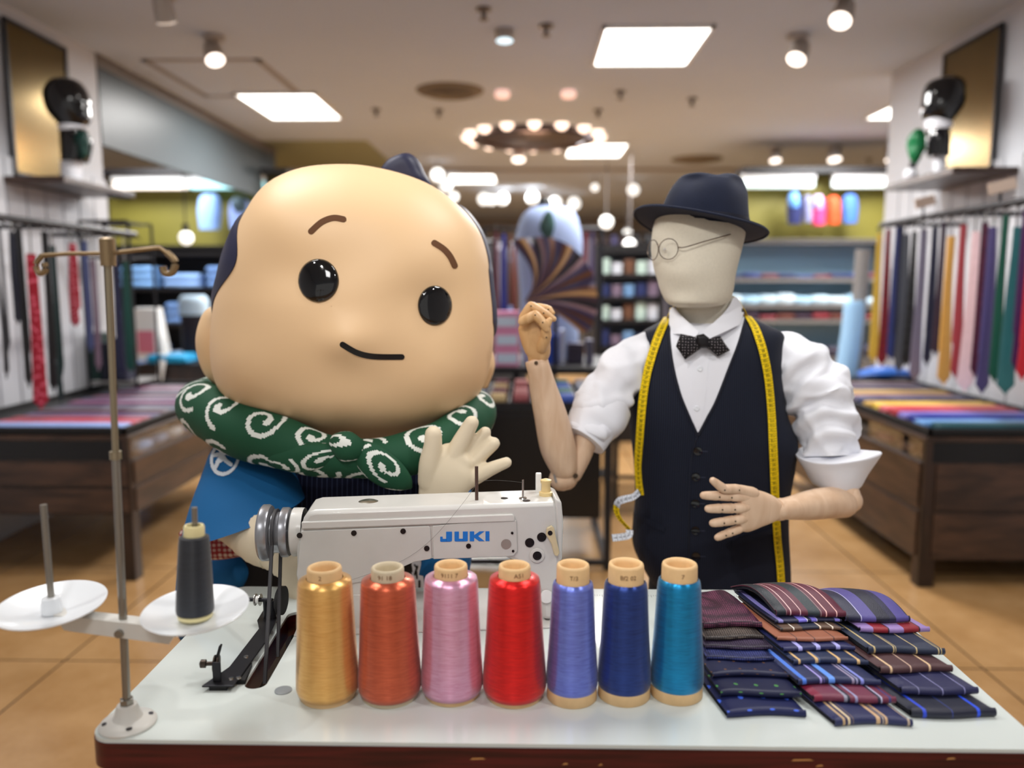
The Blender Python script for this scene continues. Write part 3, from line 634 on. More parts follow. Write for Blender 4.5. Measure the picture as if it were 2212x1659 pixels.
def foldtie(key,x0,x1,yb,yt,ztab,L_,label,n,skew=0,tilt=0,arch=0,grp=None,lay=3,thk=.0102):
    """px of the front lower edge x0..x1 at row yb, front height up to row yt; ztab: height of the lower front edge above the table"""
    A=T(x0,yb,TZ+ztab); Bq=T(x1,yb,TZ+ztab); wdt=(Bq-A).length; th=thk
    t=thing('folded_tie',label,'tie',(A.x,A.y,TZ+ztab),grp); sd_=random.Random(n)
    ph=sd_.random()*6
    def surf(u,v,hz,inset=0):
        # v 0 front .. 1 back
        fr=min(1,v/.12); bulge=math.sin(fr*PI/2)
        x=(u-.5)*(wdt-inset*2)+wdt/2+skew*v*L_
        y=-.0+v*L_+.003*math.sin(ph+u*5)*(1-v)
        z=hz+tilt*v*L_+arch*math.sin(PI*v)*1.0+.0022*math.sin(ph+u*7+v*3)*v
        return x,y,z
    edge=.35
    def shell(z0,z1,inset=0):
        pts=[];nu,nv=24,18
        def f(u,v):
            # closed loop across u : v over profile: front bottom, round nose, top, back
            if v<.25:
                a=-PI/2+PI*(v/.25); x,y,z=surf(u,0,(z0+z1)/2,inset); hh_=(z1-z0)/2; return (x,y-math.cos(a)*hh_*.9,z+math.sin(a)*hh_)
            vv=(v-.25)/.75; x,y,z=surf(u,vv,z1,inset); sag=(abs(2*u-1)**8)*(z1-z0)*.35; return (x,y,z-sag)
        return f
    mb=MB(); f=shell(0,th)
    Ao=V((A.x,A.y,TZ+ztab)); rot=math.atan2(Bq.y-A.y,Bq.x-A.x)
    R=Matrix.Rotation(rot,3,'Z')
    mb.grid(lambda u,v:Ao+R@V(f(u,v)),30,22,thick=.0016)
    mb.build('blade',TM[key],t,60)
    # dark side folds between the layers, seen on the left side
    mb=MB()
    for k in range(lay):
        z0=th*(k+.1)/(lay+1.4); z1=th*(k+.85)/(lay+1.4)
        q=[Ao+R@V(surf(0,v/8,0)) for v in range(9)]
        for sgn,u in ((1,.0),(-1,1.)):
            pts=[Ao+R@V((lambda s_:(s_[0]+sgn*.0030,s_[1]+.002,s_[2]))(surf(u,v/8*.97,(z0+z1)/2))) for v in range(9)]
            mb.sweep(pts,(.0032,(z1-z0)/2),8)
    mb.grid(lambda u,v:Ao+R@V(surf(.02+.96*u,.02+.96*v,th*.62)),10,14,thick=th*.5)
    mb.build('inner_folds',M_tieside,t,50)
    return t
G1='folded ties in the left cascade'; G2='folded ties in the middle cascade'; G3='folded ties in the right cascade'
# (key,x0,x1,yb,yt,z,L,label)
c1=[('nv3',1568,1738,1547,1508,.000,.13,'navy tie with small blue motifs, front of the left cascade of folded ties'),
('nv2',1556,1728,1505,1464,.012,.12,'navy tie with small green motifs, second in the left cascade'),
('nv1',1538,1700,1462,1426,.023,.11,'navy tie with faint brown motifs, third in the left cascade'),
('blk',1527,1672,1426,1404,.032,.11,'blue knitted tie in the left cascade, behind the plain navy ones'),
('dpu',1524,1668,1402,1384,.039,.11,'dark plum knitted tie between the blue and the taupe one'),
('tau',1522,1650,1381,1358,.046,.11,'taupe brown knitted tie in the left cascade'),
('mar',1518,1644,1355,1340,.053,.11,'maroon knitted tie lying topmost at the back of the left cascade')]
for k,(key,x0,x1,yb,yt,z,L_,lb) in enumerate(c1): foldtie(thk=(c1[k+1][5]-z-.0012 if k<6 else .010),key=key,x0=x0,x1=x1,yb=yb,yt=yt,ztab=z,L_=L_,label=lb,n=k,**dict(skew=-.16 if k<6 else -.2,tilt=.03,grp=G1,arch=.004 if k==6 else 0))
c2=[('ngb',1800,1966,1566,1520,.000,.14,'navy tie with tan double stripes, front of the middle cascade'),
('mrs',1758,1932,1517,1486,.012,.14,'maroon tie with grey stripes, second in the middle cascade'),
('nms',1722,1898,1478,1444,.023,.13,'navy tie with blue and lilac stripes, in the middle cascade'),
('ngs',1712,1872,1434,1410,.033,.12,'navy tie with thin gold stripes, in the middle cascade'),
('nls',1690,1846,1405,1388,.042,.12,'navy tie with pale lilac dashes, in the middle cascade'),
('cop',1679,1832,1384,1366,.050,.12,'copper brown tie in the middle cascade'),
('brs',1683,1822,1361,1346,.057,.11,'brown tie with white lines and navy bands, in the middle cascade'),
('lvs',1672,1818,1344,1334,.063,.11,'dark tie with lavender stripes just under the burgundy one'),
('bur',1676,1824,1331,1316,.069,.10,'burgundy tie with pale pink lines and dark green bands, topmost of the middle cascade')]
for k,(key,x0,x1,yb,yt,z,L_,lb) in enumerate(c2): foldtie(thk=(c2[k+1][5]-z-.0012 if k<8 else .010),key=key,x0=x0,x1=x1,yb=yb,yt=yt,ztab=z,L_=L_,label=lb,n=20+k,**dict(skew=-.28 if k<8 else -.42,tilt=.02,grp=G2,arch=.016 if k==8 else 0))
c3=[('nbs',1966,2150,1549,1516,.000,.15,'dark navy tie with bright blue stripes, front of the right cascade'),
('nck',1946,2112,1500,1478,.014,.13,'navy tie with a thin white check, second in the right cascade'),
('dbg',1898,2056,1452,1424,.026,.12,'dark brown tie with gold stripes, in the right cascade'),
('npg',1874,2036,1412,1384,.038,.12,'dark navy paisley tie with gold lines, in the right cascade'),
('lrs',1858,2008,1366,1350,.050,.11,'lilac and dark red striped tie, in the right cascade'),
('pus',1826,1964,1343,1330,.060,.10,'purple and navy broad striped tie, topmost of the right cascade')]
for k,(key,x0,x1,yb,yt,z,L_,lb) in enumerate(c3): foldtie(thk=(c3[k+1][5]-z-.0012 if k<5 else .010),key=key,x0=x0,x1=x1,yb=yb,yt=yt,ztab=z,L_=L_,label=lb,n=40+k,**dict(skew=-.25,tilt=.02,grp=G3,arch=.014 if k==5 else 0))
# ================= sewing machine
def YM(px): return 1.235+(px-650)/560*.04
def M(px,py,d=0): q=W(px,py,YM(px)); return q+NB*d
_a=W(650,1150,YM(650)); _b=W(1200,1150,YM(1200)); AXM=(_b-_a); AXM.z=0; AXM.normalize(); NB=V((-AXM.y,AXM.x,0))   # along the arm / away from camera
mc=M(900,1380); mc.z=TZ
sm_=thing('sewing_machine','off-white industrial sewing machine with blue lettering behind the thread cones','sewing machine',tuple(mc))
M_mach=mat('machine enamel',(204,203,199),.34,vary=.04,vscale=14,coat=.2); M_mach2=mat('machine cover enamel',(196,195,191),.38,vary=.04,vscale=18)
M_scr=mat('dark recessed screw',(46,42,42),.4,.7)
def slab(px_poly,d0,d1,name,m,par=None,bev=.004,label=None):
    P=[M(x,y) for x,y in px_poly]; n=len(P); mb=MB()
    mb.add([p+NB*d0 for p in P]+[p+NB*d1 for p in P],[tuple(range(n)),tuple(reversed(range(n,2*n)))]+[(i,i+n,(i+1)%n+n,(i+1)%n) for i in range(n)])
    return mb.build(name,m,par or sm_,35,bev=bev,label=label)
pb=1378
body=[(652,1131),(655,1120),(664,1108),(680,1103),(1196,1085),(1205,1090),(1208,1120),(1211,1240),(1207,1290),(1196,1340),(1172,1340),(1168,1285),(1150,1252),(1128,1228),(1113,1213),(1092,1205),(935,1209),(890,1214),(868,1226),(860,1250),(862,1300),(870,pb),(668,pb),(650,1330),(641,1240),(640,1180)]
slab(body,.0,.088,'machine_body',M_mach,bev=.007)
# stepped front ridge and covers
slab([(652,1126),(1108,1109),(1112,1116),(1112,1125),(652,1142)],-.0045,.002,'arm_ridge',M_mach,bev=.002)
slab([(651,1146),(926,1135),(930,1139),(933,1203),(929,1207),(895,1213),(868,1225),(855,1240),(664,1281),(650,1281),(641,1240)],-.003,.001,'side_cover',M_mach2,bev=.0015)
slab([(934,1135),(1106,1118),(1116,1124),(1118,1190),(1110,1200),(1090,1202),(936,1207)],-.003,.001,'lettered_cover',M_mach2,bev=.0015)
slab([(664,1284),(862,1284),(870,pb),(668,pb)],-.002,.001,'pillar_base',M_mach,bev=.001)
slab([(1199,1076),(1213,1084),(1217,1130),(1214,1210),(1204,1214),(1202,1120)],-.001,.08,'face_plate',M_mach,bev=.003)
for x,y in ((648,1155),(765,1150),(871,1146),(922,1183)):
    q=M(x,y); MB().lathe(q-NB*.003,[(.0045,0),(.0045,.0016),(.0025,.0018)],16,-NB).build('screw',M_scr,sm_)
for x,y,r_ in ((1012,1178,.0042),(1106,1150,.0022),(1108,1189,.0022),(1144,1172,.0078),(1170,1160,.0078),(1160,1199,.0075),(1093,1174,.0085)):
    q=M(x,y); big=r_>.007
    if x==1160: MB().lathe(q-NB*.0005,[(.0125,0),(.0125,.002),(.0115,.0025)],28,-NB).build('screw_seat',M_mach,sm_)
    if x==1093: MB().lathe(q-NB*.0032,[(r_,0),(r_,.0006)],28,-NB).build('oil_window',mat('oil window glass',(150,148,142),.1,.2),sm_); continue
    MB().lathe(q-NB*(.003 if x<1120 or x==1160 else .0),[(r_,0),(r_,.0012),(r_*.6,.0014),(r_*.55,.0004)],22,-NB).build('screw',M_scr,sm_)
# lettering: J U K I from plain blocks
M_blue=mat('blue lettering',(18,112,200),.4)
def LT(u,v):  # u 0..1 across 951..1057 ; v 0..1 down ; slight rise to the right
    return M(951+u*106,1147+v*22-u*1.2,-.0036)
mbl=MB()
def blk_(pts):
    P=[LT(*p) for p in pts]; n=len(P); mbl.add([p for p in P]+[p+NB*.0006 for p in P],[tuple(range(n)),tuple(reversed(range(n,2*n)))]+[(i,i+n,(i+1)%n+n,(i+1)%n) for i in range(n)])
blk_([(.12,.02),(.24,.02),(.24,.92),(.20,1),(.12,1)]); blk_([(0,.5),(.05,.5),(.05,.72),(.13,.72),(.13,1),(.02,1),(0,.95)])
blk_([(.29,.02),(.38,.02),(.38,.72),(.47,.72),(.47,.98),(.31,.98),(.29,.92)]); blk_([(.46,.02),(.56,.02),(.56,.92),(.54,.98),(.46,.98)])
blk_([(.60,.02),(.69,.02),(.69,.98),(.60,.98)]); blk_([(.68,.42),(.80,.02),(.90,.02),(.77,.48),(.90,.98),(.79,.98),(.68,.58)]); blk_([(.92,.02),(1,.02),(1,.98),(.92,.98)])
mbl.build('lettering',M_blue,sm_,0,label='blue block lettering')
# top fittings
def topz(px,d): q=M(px,1103-(px-680)*.0349,d); return q
q=topz(790,.045); MB().lathe(q-V((0,0,.002)),[(.017,0),(.017,.002),(.012,.004),(.006,.0045)],28,squash=.8).build('oil_cap',mat('scratched steel',(150,150,142),.3,.9),sm_)
q=topz(1031,.03); MB().cyl(q-V((0,0,.002)),q+V((0,0,.058)),.0029,12).build('thread_pin',mat('rusty steel pin',(104,84,76),.45,.8),sm_)
q=topz(1133,.03); MB().cyl(q-V((0,0,.002)),q+V((0,0,.032)),.0016,10).lathe(q,[(.007,0),(.006,.002),(.002,.003)],16).build('thread_guide_pin',M_chrome,sm_)
for x,d in ((1139,.015),(1093,.035)): q=topz(x,d); MB().lathe(q-V((0,0,.001)),[(.0065,0),(.0065,.0016),(.004,.002)],18).build('screw',M_scr,sm_)
q=topz(1186,.045); MB().lathe(q-V((0,0,.002)),[(.0115,0),(.0115,.008),(.0082,.009),(.0078,.022),(.0095,.025),(.0095,.029),(.004,.031)],26).build('tension_knob',mat('yellowed knob',(222,196,140),.4),sm_)
q=topz(1173,.07); MB().cbox(q+V((0,0,.016)),(.010,.008,.036)).build('thread_take_up_cover',M_white,sm_,bev=.002)
slab([(1180,1138),(1190,1132),(1196,1138),(1198,1150),(1204,1176),(1208,1192),(1203,1200),(1196,1196),(1190,1172),(1178,1152)],-.008,-.003,'presser_lever',mat('yellowed lever',(206,190,154),.4),bev=.002)
q=M(1187,1148); MB().lathe(q-NB*.008,[(.004,0),(.004,.001)],16,-NB).build('screw',M_scr,sm_)
# needle head, presser foot and bed
MB().cyl(M(1184,1335,.04),M(1186,1392,.04),.004,12).build('needle_bar',M_chrome,sm_)
slab([(1165,1372),(1200,1372),(1196,1350),(1186,1345),(1176,1350)],.03,.045,'presser_foot',M_chrome,bev=.001)
q=M(1180,1287,-.001); MB().lathe(q,[(.011,0),(.011,.004),(.004,.005)],22,-NB).build('tension_disc',M_white,sm_)
b0=M(648,1395); b1=M(1205,1395); pts=[]
for px,d in ((640,-.02),(1216,-.02),(1216,.15),(640,.15)):
    q=W(px,1372,YM(px))+NB*d; pts.append((q.x,q.y))
MB().prism(pts,TZ+.0002,TZ+.0035,'z').build('machine_bed',M_mach,sm_,0,bev=.001)
# hand wheel with belt
Mw=mat('grey wheel enamel',(150,152,158),.3,.6); wc=M(632,1166,.042)
MB().lathe(wc,[(.010,-.0),(.010,.012),(.0395,.012),(.0415,.015),(.0415,.024),(.036,.026),(.034,.030),(.034,.040),(.0445,.043),(.047,.047),(.047,.056),(.043,.060),(.036,.062),(.030,.060),(.012,.066),(.001,.067)],56,-AXM,cap=False).build('hand_wheel',Mw,sm_,40)
MB().lathe(wc+AXM*.012,[(.040,0),(.0405,.006),(.0405,.018),(.038,.02),(.001,.02)],48,-AXM,cap=False).build('wheel_hub',M_mach,sm_,40)
MB().cyl(wc+AXM*.03,wc,.03,32).build('wheel_shaft',M_blk,sm_)
Mbelt=mat('black drive belt',(52,52,56),.55)
wcc=wc-AXM*.035; lowA=T(572,1478,.735); lowB=T(600,1420,.735)
up=V((0,0,1)); fr=wcc-NB*.0355; bk=wcc+NB*.0355
pts=[lowA]
pts.append(fr+V((0,0,-.012)))
for k in range(9):
    a=PI*k/8; pts.append(wcc-NB*.0358*math.cos(a)+up*.0358*math.sin(a))
pts+= [bk+V((0,0,-.012)),lowB]
MB().sweep(pts,(.0042,.0028),8,up=tuple(AXM),p=4).build('drive_belt',Mbelt,sm_,40)
tag(MB().sweep([M(1031,1050,.03),M(1075,1047,.03),M(1133,1052,.03)],.00022,5,k=5).sweep([M(1035,1045,.02),M(1000,1085,-.005),M(935,1160,-.006),M(870,1208,-.006),M(770,1245,-.01),M(725,1252,-.02)],.00022,5,k=5).build('loose_thread',mat('grey thread',(92,90,86),.6)),'thin loose grey thread running across the front of the sewing machine','thread')

# ================= bobbin winder
w0=T(470,1490); bw=thing('bobbin_winder','black metal bobbin winder lying on the table left of the drive belt','bobbin winder',tuple(w0))
Mbw=mat('black japanned metal',(40,40,45),.4,.5)
def TP(x,y,z): q=T(x,y,TZ); return q+V((0,0,z))
poly=[TP(436,1494,0),(TP(505,1494,0)),TP(578,1392,0),TP(600,1345,0),TP(602,1318,0),TP(575,1318,0),TP(556,1350,0),TP(560,1368,0),TP(496,1452,0)]
MB().prism([(q.x,q.y) for q in poly],TZ+.006,TZ+.009,'z').build('base_plate',Mbw,bw,0,bev=.001)
MB().prism([(q.x,q.y) for q in [TP(510,1478,0),TP(530,1478,0),TP(545,1440,0),TP(528,1440,0)]],TZ,TZ+.006,'z').prism([(q.x,q.y) for q in [TP(452,1492,0),TP(490,1492,0),TP(500,1470,0),TP(470,1470,0)]],TZ,TZ+.006,'z').build('foot',M_blk,bw,0)
q=TP(470,1485,.009); MB().cbox(q+V((0,0,.014)),(.012,.003,.030)).build('upright',Mbw,bw,bev=.001)
for k,(x,y) in enumerate(((500,1480),(516,1478),(532,1432))):
    q=TP(x,y,.009); MB().lathe(q,[(.004,0),(.0035,.002),(.001,.0022)],16).build('screw',M_chrome,bw)
q=TP(470,1470,.026); ax=V((-1,-.15,.05))
MB().lathe(q,[(.002,-.004),(.012,-.003),(.0125,-.001),(.006,.0005),(.0125,.002),(.012,.004),(.003,.005),(.003,.014),(.006,.015),(.006,.022),(.002,.024)],28,ax).build('tension_discs',mat('worn dark brass',(74,64,58),.35,.8),bw,40)
MB().cbox(q+V((.004,0,.018)),(.003,.008,.022),Matrix.Rotation(.3,3,'Y')).build('wire_finger',Mbw,bw,bev=.001)
q=TP(590,1345,.04); ax=V((-1,.05,0))
MB().cyl(q,q+ax*.045,.0035,12).build('spindle',Mbw,bw)
MB().lathe(q+ax*.020,[(.010,0),(.010,.001),(.004,.0015),(.004,.008),(.010,.0085),(.010,.0095)],28,ax).build('bobbin',M_chrome,bw)
MB().lathe(q+ax*.0225,[(.0065,0),(.0065,.005)],20,ax).build('bobbin_thread',M_white,bw)
MB().cyl(q+ax*.012,q+ax*.012-V((0,0,.034)),.004,10).cyl(q,q-V((0,0,.034)),.006,10).build('bracket',Mbw,bw)
MB().lathe(q-ax*.02,[(.024,0),(.024,.008),(.02,.01)],30,ax).build('drive_wheel',mat('rubber wheel',(34,34,36),.6),bw)
# ================= shop mannequin in shirt and waistcoat
YC=1.72
mq=thing('mannequin','faceless linen mannequin in a white shirt and navy pinstripe waistcoat with jointed wooden hands','mannequin',tuple(W(1535,1275,YC).xy)+(0,))
M_linen=mat('linen cloth',(212,205,188),.85,bump=(1400,.3),vary=.03,vscale=200)
M_wd=wood('pale beech',(206,172,142),(222,192,164),(14,14,3),.42); M_wd2=wood('warm beech',(196,152,102),(216,176,128),(14,14,3),.42)
M_vest=stripes('navy pinstripe wool',[(0,(12,17,31)),(.6,(30,38,60)),(.82,(12,17,31))],230,'u',.75,.15,space='object',bump=(900,.2))
M_shirt=mat('white cotton',(232,234,242),.7,sheen=.1,bump=(700,.08)); M_navy=mat('navy wool',(15,20,36),.75)
vr=[(676,1492,1578,1.74,.055,.06),(688,1446,1622,1.74,.075,.08),(704,1412,1660,1.73,.09,.09),(722,1386,1688,1.725,.10,.10),(760,1374,1686,YC,.112,.11),(820,1364,1686,YC,.122,.115),(890,1360,1694,YC,.126,.115),(945,1364,1716,YC,.124,.115),(1000,1370,1712,YC,.118,.11),(1074,1373,1700,YC,.112,.105),(1130,1368,1698,YC,.113,.105),(1180,1368,1700,YC,.115,.11),(1225,1388,1702,YC,.115,.11),(1275,1416,1702,YC,.113,.11),(1330,1428,1700,YC,.108,.11)]
vest=ringloft(vr,64,2.35,k=6).build('waistcoat',M_vest,mq,60)
B1=bvh_of(vest)
hips=ringloft([(1240,1404,1694,YC,.10,.10),(1330,1400,1690,YC,.105,.105),(1430,1410,1680,YC,.10,.10),(1480,1440,1650,YC,.08,.08)],40,2.3).build('trousers',mat('black trousers',(12,13,18),.8),mq)
b=V(mq['_org']); MB().lathe((b.x,b.y,0),[(.16,0),(.16,.008),(.15,.014),(.02,.02)],40).build('stand_base',M_chrome,mq); MB().cyl((b.x,b.y,.02),(b.x,b.y,.74),.0125,16).build('stand_pole',M_chrome,mq)
def SP(L,k=6): return [p for p in smooth(L,k)]
# shirt front in the V
vp=SP([(1449,672),(1447,723),(1454,785),(1470,850),(1490,900),(1507,938)],5)[:-1]+SP([(1507,938),(1530,896),(1547,862),(1573,796),(1594,740),(1608,686)],5)+[(1590,676),(1480,676)]
patch(vp,6,B1,.0016).build('shirt_front',M_shirt,mq,60)
patch([(1497,760),(1532,760),(1524,860),(1512,922),(1502,922),(1494,860)],5,B1,.0028,.001).build('shirt_placket',M_shirt,mq,60,label='button strip of the shirt')
for x,y in ((1512,797),(1505,882)):
    q,n=hit(B1,x,y); MB().lathe(q+n*.003,[(.0052,0),(.0056,.001),(.0045,.002),(.002,.0014)],18,n).build('shirt_button',mat('pearl button',(226,230,236),.2),mq)
q,n=hit(B1,1488,785); MB().cbox(q+n*.003+V((0,0,-.004)),(.006,.001,.012)).build('care_tab',M_shirt,mq)
def edge(L,r,name,m,off=.001,k=6):
    pts=[]
    for x,y in SP(L,k):
        q,n=hit(B1,x,y)
        if q: pts.append(q+n*off)
    return MB().sweep(pts,r,8,up=(0,-1,0)).build(name,m,mq)
edge([(1449,684),(1446,723),(1453,785),(1469,850),(1489,900),(1507,940)],(.0028,.0028),'neckline_trim',M_navy)
edge([(1610,690),(1595,742),(1574,796),(1548,863),(1530,898),(1508,940)],(.0028,.0028),'neckline_trim',M_navy)
edge([(1507,940),(1494,985),(1489,1060),(1488,1150),(1490,1262)],(.0014,.0012),'front_overlap',M_navy)
for x,y in ((1507,974),(1503,1030),(1502,1087),(1502,1146),(1503,1201)):
    q,n=hit(B1,x,y); Bt=MB().lathe(q,[(.0085,0),(.0092,.0016),(.0086,.003),(.006,.0022),(.001,.0022)],24,n); Bt.build('waistcoat_button',mat('black horn button',(16,16,20),.12,coat=.4),mq)
    q2,n2=hit(B1,x+14,y+1); MB().cbox(q2+n2*.0006,(.014,.0012,.0012)).build('buttonhole',mat('navy stitching',(52,58,78),.7),mq)
patch([(1374,1108),(1437,1138),(1435,1150),(1374,1121)],4,B1,.0022,.0015).build('pocket_welt',M_vest,mq)
patch([(1580,1166),(1682,1136),(1683,1148),(1582,1179)],4,B1,.0022,.0015).build('pocket_welt',M_vest,mq)
# neck and head
nk=ringloft([(640,1470,1584,1.71,.055,.06),(664,1462,1582,1.70,.055,.06),(690,1462,1580,1.705,.055,.06),(722,1458,1586,1.715,.058,.06)],40).build('neck',M_linen,mq)
def hd(q,c,v,u):
    # jaw and brow shaping: face looks to the left of the camera
    dirn=V((-.55,-.83,0)); r=V((q.x-c.x,q.y-c.y,0)).normalized(); f=max(0,r.dot(dirn))
    k=.010*math.exp(-((v-.88)/.1)**2)*f**3 - .006*math.exp(-((v-.42)/.09)**2)*f**4 +.004*math.exp(-((v-.62)/.08)**2)*f**8
    return q+dirn*k
hdm=ringloft([(418,1490,1548,1.70,.03,.03),(424,1462,1570,1.70,.06,.06),(450,1430,1594,1.70,.088,.09),(480,1415,1604,1.695,.098,.10),(505,1410,1606,1.69,.10,.10),(541,1408,1598,1.685,.10,.10),(575,1413,1589,1.68,.098,.095),(600,1420,1584,1.675,.092,.088),(625,1427,1581,1.67,.084,.077),(644,1435,1575,1.665,.075,.066),(657,1446,1562,1.66,.062,.055),(664,1464,1530,1.66,.035,.035)],56,2.15,disp=hd,k=6).build('head',M_linen,mq,80)
BH=bvh_of(hdm)
# collar on a cone around the neck
cm=ringloft([(640,1462,1592,1.705,.062,.065),(672,1446,1602,1.705,.072,.07),(700,1440,1604,1.70,.085,.07),(735,1430,1610,1.69,.10,.07)],48); me=cm.mesh('c'); tmp=bpy.data.objects.new('c',me); COL.objects.link(tmp); BC=bvh_of(tmp); bpy.data.objects.remove(tmp)
patch(SP([(1448,669),(1457,664),(1468,678),(1485,694),(1511,719)],4)+[(1502,729),(1470,722),(1446,722)],4,BC,.002,.0025).build('collar',M_shirt,mq,60)
patch(SP([(1582,645),(1574,662),(1555,685),(1517,718)],4)+[(1529,734),(1560,720),(1596,702),(1606,672),(1598,655),(1588,640)],4,BC,.002,.0025).build('collar',M_shirt,mq,60)
# --- sleeves
def fold(amp,fr,sd,dirn=1.0):
    def f(q,n,v,u):
        w_=nz((q.x*9+sd,q.y*9,q.z*9),1)*1.4
        a=math.sin(fr*v*2*PI+w_*4+math.sin(u*2*PI)*1.7*dirn)
        b=nz((q.x*34,q.y*34+sd,q.z*34),1)
        r_=1-abs(nz((q.x*15+sd,q.y*9,q.z*19+w_),1))*3.2; r_=max(0,r_)**2
        return q+n*(amp*.75*r_*(.4+.6*min(1,v*1.6)))+n*(amp*.8*(abs(a)**.7*math.copysign(1,a))*(.35+.65*min(1,v*1.6))+amp*.55*b)
    return f
s1=pxpath([(1430,775,1.725),(1385,778,1.72),(1345,808,1.70),(1312,852,1.68),(1284,905,1.655),(1268,940,1.645)])
MB().sweep(s1,[(.050,.052),(.058,.062),(.057,.058),(.053,.055),(.050,.05),(.047,.048)],56,up=(0,1,0),k=10,disp=fold(.0072,3.4,3)).build('shirt_sleeve',M_shirt,mq,80)
c1_=pxpath([(1318,868,1.68),(1296,893,1.665),(1272,928,1.65),(1258,950,1.64)])
cf=MB().sweep(c1_,[(.050,.05),(.060,.058),(.053,.054),(.050,.05)],56,up=(0,1,0),k=6,disp=lambda q,n,v,u:q+n*(.003*nz((q.x*30,q.y*30,q.z*30),1)+(.006*max(0,math.sin(u*2*PI+2.6))**3 if v<.6 else 0)),cap='flat').build('rolled_cuff',M_shirt,mq,70,label='rolled up white cuff')
s2=pxpath([(1645,775,1.725),(1692,782,1.72),(1738,818,1.705),(1772,868,1.685),(1784,920,1.665),(1790,985,1.65)])
MB().sweep(s2,[(.052,.054),(.066,.068),(.073,.072),(.071,.068),(.062,.062),(.053,.054)],56,up=(0,1,0),k=12,disp=fold(.0085,4.2,11,-1)).build('shirt_sleeve',M_shirt,mq,80)
ringloft([(979,1726,1896,1.645,.072,.072),(982,1722,1899,1.645,.074,.074),(996,1728,1890,1.645,.068,.068),(1020,1742,1872,1.645,.060,.06),(1044,1756,1858,1.645,.052,.052),(1048,1764,1850,1.645,.048,.048)],56,2.0,disp=lambda q,c,v,u:q+V((0,0,.010*math.cos(2*PI*u)*(1-v)*.5-.006*math.sin(2*PI*u*2)*(1-v)))+(q-c).normalized()*.0016*nz((q.x*30,q.y*30,q.z*30),1),k=5).build('rolled_cuff',M_shirt,mq,50,label='wide turned up white cuff')
# --- wooden arms
def arm(L,R,name='forearm',m=None,up=(0,1,0),cap='round',n=28): return MB().sweep(pxpath(L),R,n,up=up,k=6,cap=cap).build(name,m or M_wd,mq,70)
# raised arm
arm([(1268,940,1.645),(1252,985,1.635),(1236,1022,1.63)],[(.026,.03),(.024,.028),(.021,.026)],'upper_arm')
arm([(1222,1020,1.63),(1219,1030,1.625),(1214,1034,1.62)],[(.024,.03),(.029,.032),(.026,.03)],'elbow_joint')
q=W(1243,1028,1.597); MB().lathe(q,[(.0055,0),(.0055,.001),(.003,.0012),(.0028,.0004)],18,(0.2,-1,0)).build('joint_bolt',mat('joint bolt',(96,78,62),.35,.8),mq)
MB().sweep(pxpath([(1200,1012,1.60),(1198,1028,1.598),(1202,1042,1.597)]),(.0025,.0025),8,k=4).build('joint_band',mat('grey joint band',(138,136,136),.4),mq)
arm([(1218,1008,1.615),(1205,965,1.608),(1190,900,1.60),(1174,840,1.59),(1163,790,1.58)],[(.030,.031),(.037,.036),(.034,.033),(.028,.027),(.0225,.023)],'forearm')
arm([(1164,800,1.582),(1160,783,1.58),(1159,778,1.58)],[(.0225,.023),(.0235,.022),(.022,.02)],'wrist_joint',cap='flat')
q=W(1158,784,1.556); MB().lathe(q,[(.0038,0),(.0038,.001),(.002,.0012)],16,(0,-1,0)).build('wrist_bolt',MATS['joint bolt'],mq)
MB().sweep(pxpath([(1161,776,1.58),(1162,760,1.578),(1156,730,1.575),(1152,705,1.573),(1148,692,1.572)]),[(.019,.016),(.0255,.019),(.030,.019),(.0315,.018),(.026,.015)],32,up=(.35,1,0),k=6,cap='round',p=2.4).build('palm',M_wd2,mq,70)
def finger(L,rs,name='finger',m=None,gap=True):
    """L: joints; each phalanx is its own wooden piece with a rounded end"""
    P=pxpath(L); f=None
    for i in range(len(P)-1):
        a,b_=P[i],P[i+1]; d=(b_-a); l=d.length; r0,r1=rs[i],rs[i+1]
        mb=MB().sweep([a,a+d*.15,a+d*.5,a+d*.85,b_],[r0*.93,r0,(r0+r1)*.5,r1*1.0,r1*.9],18,up=(0,1,0),cap='round')
        if f is None: f=mb.build(name,m or M_wd2,mq,70)
        else: mb.build('finger_joint',m or M_wd2,f,70)
    for q in P[1:-1]:
        MB().lathe(q+V((0,-rs[1]*1.02,0)),[(.0016,0),(.0016,.0006),(.001,.0006)],10,(0,-1,0)).build('joint_pin',MATS['joint bolt'],f)
finger([(1130,686,1.565),(1147,661,1.56),(1174,676,1.553),(1196,689,1.55)],[.0095,.0098,.0088,.0062])
finger([(1129,694,1.55),(1156,680,1.54),(1172,696,1.535),(1180,712,1.535)],[.0098,.0098,.009,.0065])
finger([(1140,690,1.585),(1160,664,1.585),(1184,668,1.58),(1193,676,1.575)],[.0092,.0092,.0085,.006])
finger([(1150,698,1.59),(1170,680,1.592),(1180,690,1.588),(1184,702,1.585)],[.0085,.0085,.008,.006])
finger([(1170,752,1.56),(1180,728,1.548),(1179,704,1.542),(1187,692,1.543)],[.012,.011,.0095,.007],'thumb')
